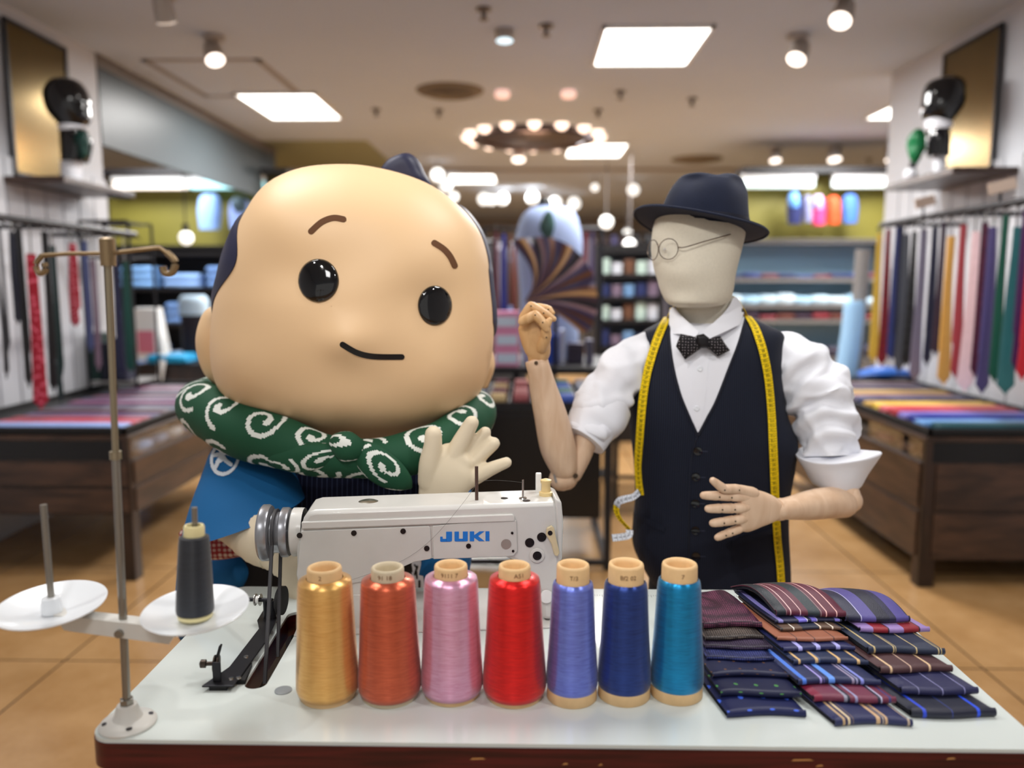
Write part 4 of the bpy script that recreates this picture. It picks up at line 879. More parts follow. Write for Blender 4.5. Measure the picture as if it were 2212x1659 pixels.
# lowered arm
arm([(1792,985,1.648),(1815,1040,1.63),(1832,1068,1.615)],[(.03,.03),(.028,.03),(.024,.027)],'upper_arm')
arm([(1838,1068,1.612),(1838,1082,1.608),(1830,1092,1.606)],[(.018,.024),(.023,.027),(.018,.025)],'elbow_joint')
q=W(1845,1077,1.588); MB().lathe(q,[(.0048,0),(.0048,.001),(.0028,.0012)],16,(.35,-1,0)).build('joint_bolt',MATS['joint bolt'],mq)
arm([(1822,1088,1.60),(1790,1086,1.585),(1745,1092,1.56),(1705,1098,1.535),(1684,1100,1.525)],[(.029,.029),(.0325,.032),(.0295,.028),(.0225,.024),(.0205,.024)],'forearm')
MB().sweep(pxpath([(1688,1100,1.526),(1678,1101,1.52)]),[(.0225,.0205),(.022,.02)],24,up=(0,1,0)).build('wrist_joint',M_wd,mq,60)
# palm: a rounded slab, wide towards the knuckles
MB().sweep(pxpath([(1680,1101,1.522),(1664,1100,1.517),(1640,1100,1.508),(1618,1102,1.50),(1606,1103,1.496)]),[(.019,.017),(.028,.018),(.037,.017),(.043,.015),(.042,.0125)],36,up=(0,1,0),k=6,cap='round',p=2.5).build('palm',M_wd,mq,70)
FY=1.488
finger([(1612,1074,1.494),(1578,1072,FY),(1552,1071,1.482),(1520,1070,1.478)],[.0098,.0098,.0092,.0082],m=M_wd)
finger([(1612,1096,1.491),(1585,1098,1.485),(1558,1098,1.48),(1530,1099,1.476)],[.0098,.0098,.0093,.0083],m=M_wd)
finger([(1608,1120,1.491),(1586,1123,1.486),(1562,1127,1.481),(1540,1130,1.478)],[.0095,.0093,.009,.0082],m=M_wd)
finger([(1598,1142,1.494),(1580,1149,1.49),(1566,1154,1.486),(1550,1161,1.483)],[.0088,.0086,.008,.0073],m=M_wd)
finger([(1628,1066,1.50),(1594,1056,1.488),(1563,1056,1.476),(1540,1038,1.47)],[.012,.0095,.0092,.0075],'thumb',m=M_wd)
# ================= hat
hc=W(1505,494,1.70); hat=thing('felt_hat','dark navy felt trilby hat on the mannequin head','hat',tuple(hc))
RH=Matrix.Rotation(math.radians(12),3,'Y')@Matrix.Rotation(math.radians(-10),3,'X')
M_felt=mat('navy felt',(15,24,48),.9,sheen=.35,bump=(500,.25),vary=.12,vscale=30)
def brim(u,v):
    a=2*PI*u; r=.45+.55*v; x=.139*r*math.cos(a); y=.158*r*math.sin(a); up_=.016*abs(math.cos(a))**2*max(0,(v-.35))**1.3*1.4
    if math.cos(a)<0: up_*=.9
    up_+= -.010*max(0,-math.sin(a))*v + .012*max(0,math.sin(a))*v**2
    return hc+RH@V((x+.004,y,up_))
MB().grid(brim,96,14,thick=.003).build('brim',M_felt,hat,50)
MB().sweep([V(brim(i/96,1))-V((0,0,.001)) for i in range(96)],.0026,8,closed=True).build('brim_edge',M_felt,hat)
crown=[(486,1424,1614,1.70,.105,.105),(470,1427,1614,1.70,.103,.104),(440,1437,1612,1.70,.098,.10),(412,1450,1612,1.70,.090,.094),(394,1462,1607,1.70,.080,.086),(383,1472,1598,1.70,.066,.074),(378,1484,1582,1.70,.045,.055),(376,1505,1560,1.70,.015,.02)]
def cr(q,c,v,u):
    z=q.z; k=(v**1.5)
    q=q+V((0,0,-.018*k*math.exp(-((q.x-c.x)/.018)**2)*(.4+.6*math.cos(2*PI*u)**2) if v>.6 else 0))
    q.z+=-(q.x-c.x)*.10*(1-v*.9)
    for sx in (-1,1):
        d=((q.x-c.x-sx*.055)/.03)**2+((q.y-c.y+.07)/.05)**2+((v-.55)/.16)**2
        q+=V((-sx*.6,.8,0))*.013*math.exp(-d)
    return q
ringloft(crown,64,2.1,disp=cr,k=5).build('crown',M_felt,hat,80)
ringloft([(483,1423,1614.5,1.70,.1065,.1065),(466,1427,1615,1.70,.105,.105)],64,2.1,cap=False,k=3,disp=lambda q,c,v,u:q+V((0,0,-(q.x-c.x)*.10+.0)) ).build('hat_band',mat('navy hat ribbon',(10,14,34),.5,sheen=.2),hat,60)
q=W(1608,484,1.655); MB().cbox(q,(.012,.004,.006),Matrix.Rotation(.5,3,'Y')).build('band_bow',mat('lilac grey ribbon',(128,126,160),.5),hat)
# ================= glasses
def gp(x,y,o_=.008):
    q,n=hit(BH,x,y); return (q+ (V((0,0,CZ))-q).normalized()*o_)
g0=gp(1444,538,.014); gl=thing('wire_glasses','thin round wire glasses on the mannequin face','glasses',tuple(g0))
M_wire=mat('bronze wire',(120,104,92),.25,.9)
gn=V((-.62,-.78,0)); gx=V((.78,-.62,0)); rim=[]
for k in range(40): a=2*PI*k/40; rim.append(g0+gx*.0215*math.cos(a)+V((0,0,1))*.0205*math.sin(a))
MB().sweep(rim,.0009,6,closed=True,up=tuple(gn)).build('rim',M_wire,gl)
g2=g0+V((-.024,.046,0)); gn2=V((-.93,-.36,0)).normalized(); gx2=V((.36,-.93,0)).normalized(); rim2=[g2+gx2*.0215*math.cos(2*PI*k/40)+V((0,0,1))*.0205*math.sin(2*PI*k/40) for k in range(40)]; MB().sweep(rim2,.0009,6,closed=True,up=tuple(gn2)).build('rim',M_wire,gl)
for gc,gq in ((g0,gn),(g2,gn2)):
    MB().lathe(gc,[(.001,0),(.0205,0),(.0205,.0006),(.001,.0006)],32,gq,cap=False).build('lens',mat('clear lens',(235,240,240),.3,alpha=.03,spec=.1),gl)
br0=g0-gx*.0215+V((0,0,.005)); MB().sweep([br0,(br0+g2+gx2*.0215)/2+V((0,0,.004)),g2+gx2*.0215+V((0,0,.005))],.0009,6,k=4).build('bridge',M_wire,gl)
MB().sweep([g0+gx*.0215+V((0,0,.003)),gp(1480,534,.012),gp(1520,522,.010),gp(1556,512,.006),gp(1578,506,.004)],.0011,6,k=4).build('temple_arm',M_wire,gl)
MB().ball(g0-gx*.012-gn*.006+V((0,0,.0)),.003,10).build('nose_pad',mat('clear pad',(210,205,200),.2),gl)
# ================= bow tie
bq,_n=hit(B1,1516,745); yb=bq.y-.022
bt=thing('bow_tie','black pin-dot bow tie at the white shirt collar','bow tie',tuple(W(1516,745,yb)))
M_bow=dots('black pin dot',(16,13,18),(210,200,206),170,.11,.3)
def pillow(P,Y,th,name,m,par,n=6):
    c=(sum(p[0] for p in P)/len(P),sum(p[1] for p in P)/len(P)); mb=MB(); nP=len(P); vs=[];fs=[]
    for s_ in (-1,1):
        for k in range(n+1):
            r=1-k/n if k<n else 0.001; hgt=th*math.sqrt(max(0,1-r**4))
            for x,y in P: q=W(c[0]+(x-c[0])*r,c[1]+(y-c[1])*r,Y); vs.append(q+V((0,s_*hgt,0)))
    for s_ in (0,1):
        o_=s_*(n+1)*nP
        for k in range(n):
            for j in range(nP): k2=(j+1)%nP; f=(o_+k*nP+j,o_+k*nP+k2,o_+(k+1)*nP+k2,o_+(k+1)*nP+j); fs.append(f if s_ else tuple(reversed(f)))
    return mb.add(vs,fs).build(name,m,par,60)
def dens(P,k=4):
    out=[]
    for a,b_ in zip(P,P[1:]+P[:1]):
        for i in range(k): out.append((a[0]+(b_[0]-a[0])*i/k,a[1]+(b_[1]-a[1])*i/k))
    return out
pillow(dens([(1518,736),(1495,726),(1470,721),(1460,748),(1480,777),(1500,763),(1518,750)]),yb,.009,'bow_wing',M_bow,bt)
pillow(dens([(1522,734),(1540,729),(1556,726),(1566,742),(1577,757),(1551,771),(1535,757),(1522,750)]),yb+.002,.009,'bow_wing',M_bow,bt)
pillow(dens([(1505,724),(1520,721),(1532,730),(1530,752),(1512,752),(1504,742)]),yb-.007,.008,'knot',mat('black satin knot',(14,12,18),.4),bt)
# ================= measuring tape
DIG={'0':'757','1':'262','2':'','3':''}
FONT={'0':('111','101','101','101','111'),'1':('010','110','010','010','111'),'2':('111','001','111','100','111'),'3':('111','001','111','001','111'),'4':('101','101','111','001','001'),'5':('111','100','111','001','111'),'6':('111','100','111','101','111'),'7':('111','001','010','010','010'),'8':('111','101','111','101','111'),'9':('111','101','111','001','111')}
def tape(pts,nrm,start,step,name,par,w_=.0185,bg=(240,206,20),ink=(30,26,10),back=None):
    """pts along the centre (dense), nrm outward normals"""
    P=[V(p) for p in pts]; cum=[0]
    for a,b_ in zip(P,P[1:]): cum.append(cum[-1]+(b_-a).length)
    Ltot=cum[-1]; nv=int(Ltot/.0009); nu=20; mb=MB(); cols=[]; j=0; vs=[]
    for i in range(nv+1):
        s_=Ltot*i/nv
        while j<len(P)-2 and cum[j+1]<s_: j+=1
        t=(s_-cum[j])/max(1e-9,cum[j+1]-cum[j]); q=P[j].lerp(P[j+1],t); n=V(nrm[j]).lerp(V(nrm[j+1]),t).normalized(); tg=(P[j+1]-P[j]).normalized(); sd_=tg.cross(n).normalized()
        for k in range(nu+1): vs.append(q+sd_*w_*(k/nu-.5))
        for k in range(nu+1): vs.append(q+sd_*w_*(k/nu-.5)-n*.0006)
    W2=2*(nu+1)
    for i in range(nv):
        s_=(i+.5)/nv*Ltot; cmn=int(s_/.0104); ph=s_-cmn*.0104; num=str(start+step*cmn)
        for k in range(nu):
            c=bg; row=int((ph-.0028)/.0010)
            if ph<.0009: c=ink if k<20 else bg
            elif abs(ph-.0052)<.0004 and (k<3 or k>=17): c=ink
            if 0<=row<5:
                wd=len(num)*4-1; k0=(nu-wd)//2; kk=nu-1-k-k0 if False else k-k0
                if 0<=kk<wd and kk%4<3 and FONT[num[kk//4]][row][kk%4]=='1': c=ink
            a=i*W2+k; mb.f.append((a,a+1,a+1+W2,a+W2)); cols.append(c)
    nf=len(mb.f); mb.v=[tuple(v) for v in vs]; mb.uv=[(0,0)]*len(vs)
    bc=back or bg
    for i in range(nv):
        a=i*W2+nu+1
        for k in range(nu): mb.f.append((a+k+1,a+k,a+k+W2,a+k+1+W2)); cols.append(bc)
        b0_=i*W2; mb.f.append((b0_+W2,b0_,b0_+nu+1,b0_+nu+1+W2)); cols.append(bg); mb.f.append((b0_+nu,b0_+nu+W2,b0_+2*nu+1+W2,b0_+2*nu+1)); cols.append(bg)
    return mb.build(name,mat('tape print',None,.65,attr=1,spec=.25),par,0,cols=cols,recalc=False)
tq,_=hit(B1,1668,980); tp=thing('measuring_tape','yellow tailor measuring tape hung round the mannequin neck','measuring tape',tuple(tq))
def tpath(L,off=.0035):
    pts=[];nn=[]
    for x,y in SP(L,14):
        q,n=hit(B1,x,y)
        if q is None: continue
        n=(n+V((0,-.6,0))).normalized()
        pts.append(q+n*off); nn.append(n)
    # smooth
    for _ in range(6):
        pts=[pts[0]]+[(pts[i-1]+pts[i]*2+pts[i+1])/4 for i in range(1,len(pts)-1)]+[pts[-1]]
        nn=[nn[0]]+[((nn[i-1]+nn[i]*2+nn[i+1])/4).normalized() for i in range(1,len(nn)-1)]+[nn[-1]]
    return [p+n*.002 for p,n in zip(pts,nn)],nn
pr,nr=tpath([(1612,684),(1630,712),(1646,760),(1657,820),(1664,900),(1669,1000),(1672,1080),(1676,1160),(1682,1220),(1686,1290)])
tape(pr,nr,86,1,'hanging_end',tp)
pl_,nl=tpath([(1446,684),(1430,712),(1412,760),(1399,810),(1390,870),(1384,950),(1381,1010),(1386,1068)])
tape(pl_,nl,52,-1 if False else 1,'hanging_end',tp)
# behind the neck
bk=[pl_[0],W(1449,668,1.70),W(1470,650,1.775),W(1530,640,1.80),W(1590,650,1.775),W(1608,670,1.70),pr[0]]
bk=[V(p) for p in smooth([tuple(p) for p in bk],8)]; cen=W(1528,660,1.71); nb=[((p-cen)*V((1,1,.2))+V((0,0,.04))).normalized() for p in bk]; nb[0]=nl[0]; nb[-1]=nr[0]
tape(bk,nb,70,1,'neck_loop',tp)
# loose curl at the waist
cp=pxpath([(1381,1062,1.60),(1368,1073,1.605),(1350,1078,1.61),(1336,1084,1.618),(1331,1100,1.625),(1337,1118,1.62),(1350,1134,1.612),(1360,1144,1.608)])
cp=[V(p) for p in smooth([tuple(p) for p in cp],8)]
def upn(a): return V(a).normalized()
k=len(cp); nc=[upn((-.1-.5*math.sin(PI*i/k),-.55,.75*math.cos(PI*i/k*1.0))) for i in range(k)]
tape(cp[:len(cp)//2+2],nc[:len(cp)//2+2],20,1,'loose_curl',tp,w_=.017,bg=(222,228,238),ink=(60,70,90))
tape(cp[len(cp)//2+1:],nc[len(cp)//2+1:],24,1,'loose_curl',tp,w_=.016)
cp2=[V(p) for p in smooth([tuple(p) for p in pxpath([(1360,1144,1.608),(1358,1156,1.60),(1342,1160,1.59),(1322,1162,1.585)])],8)]
tape(cp2,[upn((0,-.9,.5))]*len(cp2),1,1,'loose_curl',tp,w_=.015,bg=(222,228,238),ink=(60,70,90))
# ================= big-headed costume figure behind the machine
from mathutils.kdtree import KDTree
HY=1.67
fg=thing('costume_figure','large round headed costume figure in blue coat and green swirl scarf, waving a glove','costume figure',tuple(W(740,1275,1.75).xy)+(0,))
M_skin=mat('smooth peach shell',(232,196,152),.5); M_hair=mat('dark navy foam hair',(30,32,62),.5)
SIL=[(735,358),(690,361),(648,370),(604,390),(574,418),(556,446),(540,474),(522,510),(506,552),(494,600),(482,648),(475,700),(473,750),(478,800),(492,838),(518,870),(560,898),(620,922),(690,938),(765,946),(840,946),(900,938),(950,921),(995,896),(1028,862),(1050,820),(1061,775),(1066,725),(1065,670),(1060,620),(1056,575),(1051,545),(1038,505),(1012,465),(975,430),(930,400),(880,380),(830,367),(780,359)]
SILS=smooth([tuple(p) for p in SIL+[SIL[0]]],4)[:-1]
HC=W(775,655,HY); RF=[]
for x,y in SILS: q=W(x,y,HY)-HC; RF.append((math.atan2(q.z,q.x)%(2*PI),math.hypot(q.x,q.z)))
RF.sort()
def Rsil(a):
    a%=2*PI
    for i in range(len(RF)):
        a0,r0=RF[i-1]; a1,r1=RF[i]
        if i==0: a0-=2*PI
        if a0<=a<=a1: return r0+(r1-r0)*(a-a0)/max(1e-6,a1-a0)
    a0,r0=RF[-1]; a1,r1=RF[0]; return r0+(r1-r0)*(a-a0)/max(1e-6,a1+2*PI-a0)
GB=[(805,720,.021,52,40),(590,790,.020,70,75),(985,800,.018,60,70),(700,590,-.012,90,50),(945,650,-.012,60,50),(640,470,.008,120,60),(820,560,-.006,60,60),(770,860,.010,150,50)]
GBW=[(W(x,y,HY),a,sx/1018,sy/1018) for x,y,a,sx,sy in GB]
def headpt(a,w,grow=0):
    R=Rsil(a)+grow; s_=math.sin(w*PI/2); cN=math.cos(w*PI/2)
    r=R*(abs(s_)**.86); d=(.235+grow)*math.copysign(abs(cN)**.92,cN)
    if cN<0: d*=1.12
    q=HC+V((r*math.cos(a),-d,r*math.sin(a)))
    if cN>0:
        k=min(1,cN*2.2)
        for c,am,sx,sz in GBW: q.y-=am*k*math.exp(-((q.x-c.x)/sx)**2-((q.z-c.z)/sz)**2)
    return q
NA=128
head=MB().grid(lambda u,v:headpt(2*PI*u,max(.0005,2*v-.0)) ,NA,96).build('head',M_skin,fg,80)
BHd=bvh_of(head)
# ears
def ear(L,name):
    o=MB().sweep(pxpath(L),[(.03,.02),(.055,.04),(.060,.045),(.05,.04),(.02,.02)],28,up=(1,.5,0),k=6,cap='round').build(name,M_skin,fg,80); return o
MB().sweep(pxpath([(468,668,1.69),(462,690,1.685),(459,740,1.68),(467,795,1.685),(482,832,1.69)]),[(.012,.02),(.026,.03),(.034,.036),(.028,.03),(.010,.015)],28,up=(0,1,0),k=8,cap='round').build('ear',M_skin,fg,80)
MB().sweep(pxpath([(1052,755,1.78),(1052,790,1.78),(1046,830,1.78)]),[(.012,.02),(.018,.03),(.010,.015)],24,up=(0,1,0),k=8,cap='round').build('ear',M_skin,fg,80)
# hair shell: edge position by direction
HB=[((556,444),.955),((570,480),.0),((548,560),.0),((512,630),.0),((480,690),.0)]
def wb(a):
    d=math.degrees(a)%360
    def s_(x): x=max(0,min(1,x)); return x*x*(3-2*x)
    # left temple 138..190 ; right 340..20
    if 138<=d<=190:
        t=(d-138)/52; return 1.0-.66*math.sin(PI*min(1,t*1.0))**.7*(1-t*.62)
    if d<138 and d>40: return 1.0+.45*s_(min(d-40,138-d)/22)
    if 14<d<=40: return 1.0+.0*(d-14)
    if 190<d<=350: return 1.0+.3*s_(min(d-190,350-d)/12)
    return .955
def hairpt(u,v):
    a=2*PI*u; w_=wb(a); return headpt(a,w_+(1.999-w_)*v,.006*min(1,v*14))
MB().grid(hairpt,180,40,thick=.002).build('hair',M_hair,fg,70)
pillow(dens(SP([(818,372),(836,348),(862,334),(884,331),(904,346),(918,374),(932,408),(880,420),(830,400),(818,372)],3)[:-1],1),1.80,.05,'hair_tuft',M_hair,fg)
# plain face: brows, eyes and a smile
M_brow=mat('brown felt brow',(98,62,34),.8); M_eye=mat('glossy black eye',(8,8,10),.08,coat=.6)
def strokeP(L,r,k=6):
    C=SP(L,k); up_=[];dn=[]
    for i,(x,y) in enumerate(C):
        a=C[max(0,i-1)]; b_=C[min(len(C)-1,i+1)]; dx,dy=b_[0]-a[0],b_[1]-a[1]; l=math.hypot(dx,dy); nx,ny=-dy/l*r,dx/l*r; up_.append((x+nx,y+ny)); dn.append((x-nx,y-ny))
    x,y=C[-1]; a=C[-2]; th=math.atan2(y-a[1],x-a[0]); e1=[(x+r*math.cos(th+PI/2-PI*i/8),y+r*math.sin(th+PI/2-PI*i/8)) for i in range(1,8)]
    x,y=C[0]; a=C[1]; th=math.atan2(y-a[1],x-a[0]); e0=[(x+r*math.cos(th+PI/2-PI*i/8),y+r*math.sin(th+PI/2-PI*i/8)) for i in range(1,8)]
    return up_+e1+dn[::-1]+e0
patch(strokeP([(672,500),(695,480),(720,471),(742,474)],6.5),2.5,BHd,.001,.002).build('eyebrow',M_brow,fg,50)
patch(strokeP([(938,525),(958,538),(972,554),(982,574)],6.5),2.5,BHd,.001,.002).build('eyebrow',M_brow,fg,50)
def ell(cx_,cy_,rx,ry,n=40,t=0): return [(cx_+rx*math.cos(2*PI*i/n)*math.cos(t)-ry*math.sin(2*PI*i/n)*math.sin(t),cy_+rx*math.cos(2*PI*i/n)*math.sin(t)+ry*math.sin(2*PI*i/n)*math.cos(t)) for i in range(n)]
def eye(x,y,rx,ry):
    mb=patch(ell(x,y,rx,ry),3,BHd,.0,.001); c=V(mb.v[0])*0; n_=len(mb.v)//2
    for k in range(len(mb.v)):
        u_,v_=mb.uv[k]; e=max(0,1-((u_-.5)*2)**2-((v_-.5)*2)**2)
        if k<n_: mb.v[k]=tuple(V(mb.v[k])+V((0,-.012*math.sqrt(e)-.001,0)))
    mb.build('eye',M_eye,fg,80)
eye(688,606,44,47); eye(940,660,37,43)
patch(strokeP([(740,744),(772,762),(808,770),(868,771)],6),2.5,BHd,.0012,.002).build('mouth',mat('black mouth line',(12,11,12),.4),fg,50)
# --- body
M_blue_c=mat('blue happi cotton',(8,92,148),.8,bump=(600,.2),vary=.06,vscale=6); M_glove=mat('ivory glove cloth',(222,208,182),.8,bump=(500,.08))
body=ringloft([(930,640,860,1.74,.10,.12),(960,560,930,1.74,.14,.14),(1000,525,985,1.74,.165,.16),(1085,500,1004,1.74,.175,.17),(1200,486,1006,1.74,.175,.17),(1290,470,1004,1.74,.18,.17),(1390,460,1000,1.74,.18,.17)],64,2.3,disp=lambda q,c,v,u:q+(q-c).normalized()*.006*nz((q.x*7,q.y*7,q.z*3),1)).build('happi_coat',M_blue_c,fg,70)
BB=bvh_of(body)
M_vst=stripes('navy sashiko stripe',[(0,(18,22,48)),(.5,(14,16,34)),(.62,(74,86,124)),(.72,(18,22,48))],95,'u',.85,.1,space='object',bump=(260,.5))
patch([(603,985),(640,1085),(655,1130),(700,1300),(866,1300),(905,1080),(906,1000),(905,985)],6,BB,.004,.003).build('striped_vest',M_vst,fg,60)
patch([(860,1195),(884,1195),(900,1300),(866,1300)],5,BB,.008,.002).build('black_collar_band',M_blk,fg,60)
patch([(886,1195),(904,1195),(920,1300),(890,1300)],5,BB,.008,.002).build('white_collar_band',M_shirt,fg,60)
for L in ([(893,1217),(898,1224)],[(899,1220),(893,1238)],[(897,1232),(898,1246)],[(903,1252),(903,1276)]): patch(strokeP(L,1.8),1.2,BB,.0095,.001).build('collar_lettering',M_blk,fg,0)
patch([(500,1210),(690,1200),(700,1390),(500,1390)],6,BB,.004,.003).build('dark_trousers_front',mat('black cloth',(12,12,16),.85),fg,60)
for x in (620,850):
    MB().sweep([W(x,1400,1.76),V((W(x,1400,1.76).x,1.76,.35)),V((W(x,1400,1.76).x,1.75,.1))],[(.085,.09),(.075,.08),(.06,.065)],28,up=(0,1,0),k=4).build('trouser_leg',MATS['black cloth'],fg)
    q=W(x,1400,1.76); MB().sweep([V((q.x,1.84,.045)),V((q.x,1.72,.05)),V((q.x,1.60,.04))],[(.04,.04),(.055,.048),(.04,.035)],24,up=(0,0,1),k=5,cap='round').build('shoe',MATS['black cloth'],fg)
# left sleeve (towards the hand wheel), wide hem
def slv(q,c,v,u):
    q=q+V((0,0,-(q.x-c.x)*(-.34)*v**1.5)); return q+(q-c).normalized()*.004*nz((q.x*10,q.y*10,q.z*3),1)
sl_=ringloft([(938,500,590,1.66,.05,.06),(962,468,606,1.64,.08,.09),(1000,448,620,1.60,.095,.10),(1050,426,636,1.555,.10,.11),(1100,408,648,1.52,.105,.11),(1124,400,652,1.50,.105,.11)],56,2.2,disp=slv).build('happi_sleeve',M_blue_c,fg,70)
BS=bvh_of(sl_)
cr_=[[(463,984),(480,981),(507,973)],[(479,964),(478,985),(465,1012)],[(480,984),(488,996),(499,1004)],[(470,1000),(482,992)]]
def crest(x,y):
    dx,dy=x-487,y-988; t=-.35; u_=dx*math.cos(t)-dy*math.sin(t); v_=dx*math.sin(t)+dy*math.cos(t)
    e=math.hypot(u_/31,v_/42)
    if .80<e<1.0: return True
    return any(segd(x,y,L)<4.2 for L in cr_)
decal(crest,(448,942,524,1036),1.3,BS,.0012).build('white_crest',mat('white print',(226,232,240),.7),fg,0,recalc=False)
M_red=wv('red and white triangle lining',(206,190,180),(138,22,34),95)
pillow(dens(SP([(386,1152),(400,1140),(450,1128),(500,1150),(548,1190),(520,1202),(470,1210),(430,1206),(392,1192)],3),1),1.535,.02,'patterned_lining',M_red,fg)
pillow(dens(SP([(388,1196),(440,1204),(520,1206),(548,1230),(520,1275),(470,1300),(420,1352),(396,1384),(384,1370),(378,1300),(384,1240)],3),1),1.60,.035,'coat_tail',M_blue_c,fg)
MB().sweep(pxpath([(436,1124,1.50),(500,1140,1.49),(560,1160,1.445),(605,1172,1.425),(640,1215,1.41),(655,1262,1.40),(662,1290,1.395)]),[(.016,.018),(.032,.032),(.050,.048),(.055,.05),(.044,.042),(.036,.034),(.03,.03)],36,up=(0,1,0),k=6,cap='round',disp=lambda q,n,v,u:q+n*.0018*math.sin(v*70+nz((q.x*20,q.y*20,q.z*20),1)*5)*(1 if .3<v<.8 else 0)).build('gloved_forearm',M_glove,fg,80)
# right sleeve and waving glove
MB().sweep(pxpath([(930,1010,1.70),(972,1080,1.62),(970,1170,1.55),(958,1250,1.52)]),[(.06,.06),(.045,.07),(.048,.07),(.05,.07)],36,up=(0,1,0),k=6).build('happi_sleeve',M_blue_c,fg,80)
gv=MB()
gv.sweep(pxpath([(948,1150,1.475),(946,1095,1.455),(952,1062,1.445),(964,1030,1.438),(978,1002,1.436),(988,986,1.435)]),[(.036,.034),(.037,.030),(.043,.028),(.051,.027),(.048,.024),(.036,.018)],40,up=(.2,1,0),k=6,cap='round',p=2.4)
gv.sweep(pxpath([(930,1040,1.44),(930,1000,1.43),(935,965,1.422),(936,938,1.418)]),[(.024,.022),(.0215,.021),(.0175,.0175),(.0158,.0158)],24,up=(0,1,0),k=5,cap='round')
gv.sweep(pxpath([(968,1010,1.437),(990,966,1.432),(1006,936,1.428),(1019,913,1.424)]),[(.018,.018),(.0175,.0175),(.0155,.0155),(.0135,.0135)],24,up=(0,1,0),k=5,cap='round')
gv.sweep(pxpath([(985,1015,1.444),(1012,975,1.446),(1032,952,1.445),(1048,934,1.443)]),[(.016,.016),(.0145,.0145),(.013,.013),(.0115,.0115)],24,up=(0,1,0),k=5,cap='round')
gv.sweep(pxpath([(990,1030,1.44),(1025,995,1.441),(1048,974,1.439),(1066,958,1.437)]),[(.017,.017),(.0155,.0155),(.0135,.0135),(.0125,.0125)],24,up=(0,1,0),k=5,cap='round')
gv.sweep(pxpath([(985,1050,1.438),(1030,1028,1.432),(1062,1012,1.427),(1094,999,1.423)]),[(.019,.018),(.0155,.0155),(.013,.013),(.0105,.0105)],24,up=(0,1,0),k=5,cap='round')
remesh(gv.build('waving_glove',M_glove,fg,80),.003,6)
# --- scarf with pale scroll pattern
kd_pts=[]; rs=random.Random(5)
def spiral(cx_,cy_,r0,a0,dr,thk,turns=.95):
    n=70
    for i in range(n):
        t=i/n; r=r0*(1-t*.66); a=a0+dr*2*PI*turns*t; kd_pts.append((cx_+r*math.cos(a),cy_+r*math.sin(a),thk*(.75+.55*t if t>.85 else .8)))
    # stem leaving the spiral
    x0=cx_+r0*math.cos(a0); y0=cy_+r0*math.sin(a0); ang=a0-dr*PI/2
    for i in range(26):
        ang+=dr*-.045; x0+=.0022*math.cos(ang); y0+=.0022*math.sin(ang); kd_pts.append((x0,y0,thk*.7))
CIRC=.30
row=0
for gy in (.05,.15,.25):
    x=.02+(.056 if row%2 else 0)
    while x<2.1:
        d=1 if rs.random()<.5 else -1
        spiral(x+rs.uniform(-.01,.01),gy+rs.uniform(-.01,.01),.031+rs.random()*.007,rs.random()*6.28,d,.0058); x+=.100
    row+=1
kd=KDTree(len(kd_pts)*3); th_={}; c_=0
for x,y,t in kd_pts:
    for dy in (-CIRC,0,CIRC): kd.insert((x,y+dy,0),c_); th_[c_]=t; c_+=1
kd.balance()
def kcol(s_,t_):
    co,i,d=kd.find((s_,t_%CIRC,0)); return (222,226,220) if d<th_[i] else (14,72,46)
M_scarf=mat('scarf cloth',None,.75,attr=1)
def scarfpart(L,R,name,nv,nu,s0,closed=False,lift=None):
    P=pxpath(L); T_=[(*q,*r) for q,r in zip(P,R)]
    if closed: T_=T_+[T_[0]]
    sm_2=smooth(T_,10)
    if closed: sm_2=sm_2[:-1]
    # resample evenly
    pts=[V(q[:3]) for q in sm_2]; cum=[0]
    for a,b_ in zip(pts,pts[1:]): cum.append(cum[-1]+(b_-a).length)
    if closed: cum.append(cum[-1]+(pts[0]-pts[-1]).length); sm_2=sm_2+[sm_2[0]]; pts.append(pts[0])
    tot=cum[-1]; out=[];j=0; nn=nv if closed else nv+1
    for i in range(nn):
        s_=tot*i/nv
        while j<len(cum)-2 and cum[j+1]<s_: j+=1
        t=(s_-cum[j])/max(1e-9,cum[j+1]-cum[j]); out.append(tuple(a+(b_-a)*t for a,b_ in zip(sm_2[j],sm_2[j+1])))
    mb=MB().sweep([V(q[:3]) for q in out],[(q[3],q[4]) for q in out],nu,up=(0,1,0) if not closed else (0,0,1),closed=closed,cap='flat',disp=lambda q,n,v,u:q+n*(.0035*nz((q.x*12,q.y*12,q.z*12),1)+(.0012*math.sin(v*60) if closed else 0)))
    cols=[]; m=len(out)
    for i in range(m if closed else m-1):
        for j in range(nu): cols.append(kcol(s0+tot*(i+.5)/nv,CIRC*(j+.5)/nu))
    cols+= [(14,72,46)]*4
    return mb.build(name,M_scarf,fg,70,cols=cols,recalc=False)
scarfpart([(432,868,1.70),(450,890,1.60),(520,928,1.53),(610,956,1.49),(700,984,1.468),(790,990,1.462),(880,980,1.475),(960,952,1.52),(1012,914,1.60),(1020,880,1.70),(930,845,1.90),(740,835,1.97),(540,840,1.90)],
 [(.050,.048),(.052,.054),(.052,.056),(.048,.052),(.043,.042),(.04,.038),(.042,.042),(.044,.044),(.044,.046),(.045,.045),(.05,.05),(.05,.05),(.05,.05)],'scarf',560,108,0,closed=True)
scarfpart([(762,962,1.44),(800,990,1.425),(840,1020,1.425),(872,1042,1.43),(888,1053,1.44)],[(.012,.01),(.030,.014),(.031,.014),(.020,.010),(.003,.003)],'scarf_end',70,60,.44)
scarfpart([(735,975,1.44),(690,985,1.435),(640,990,1.445),(600,988,1.455),(574,980,1.465)],[(.014,.012),(.026,.018),(.028,.018),(.018,.014),(.003,.004)],'scarf_end',70,60,.9)
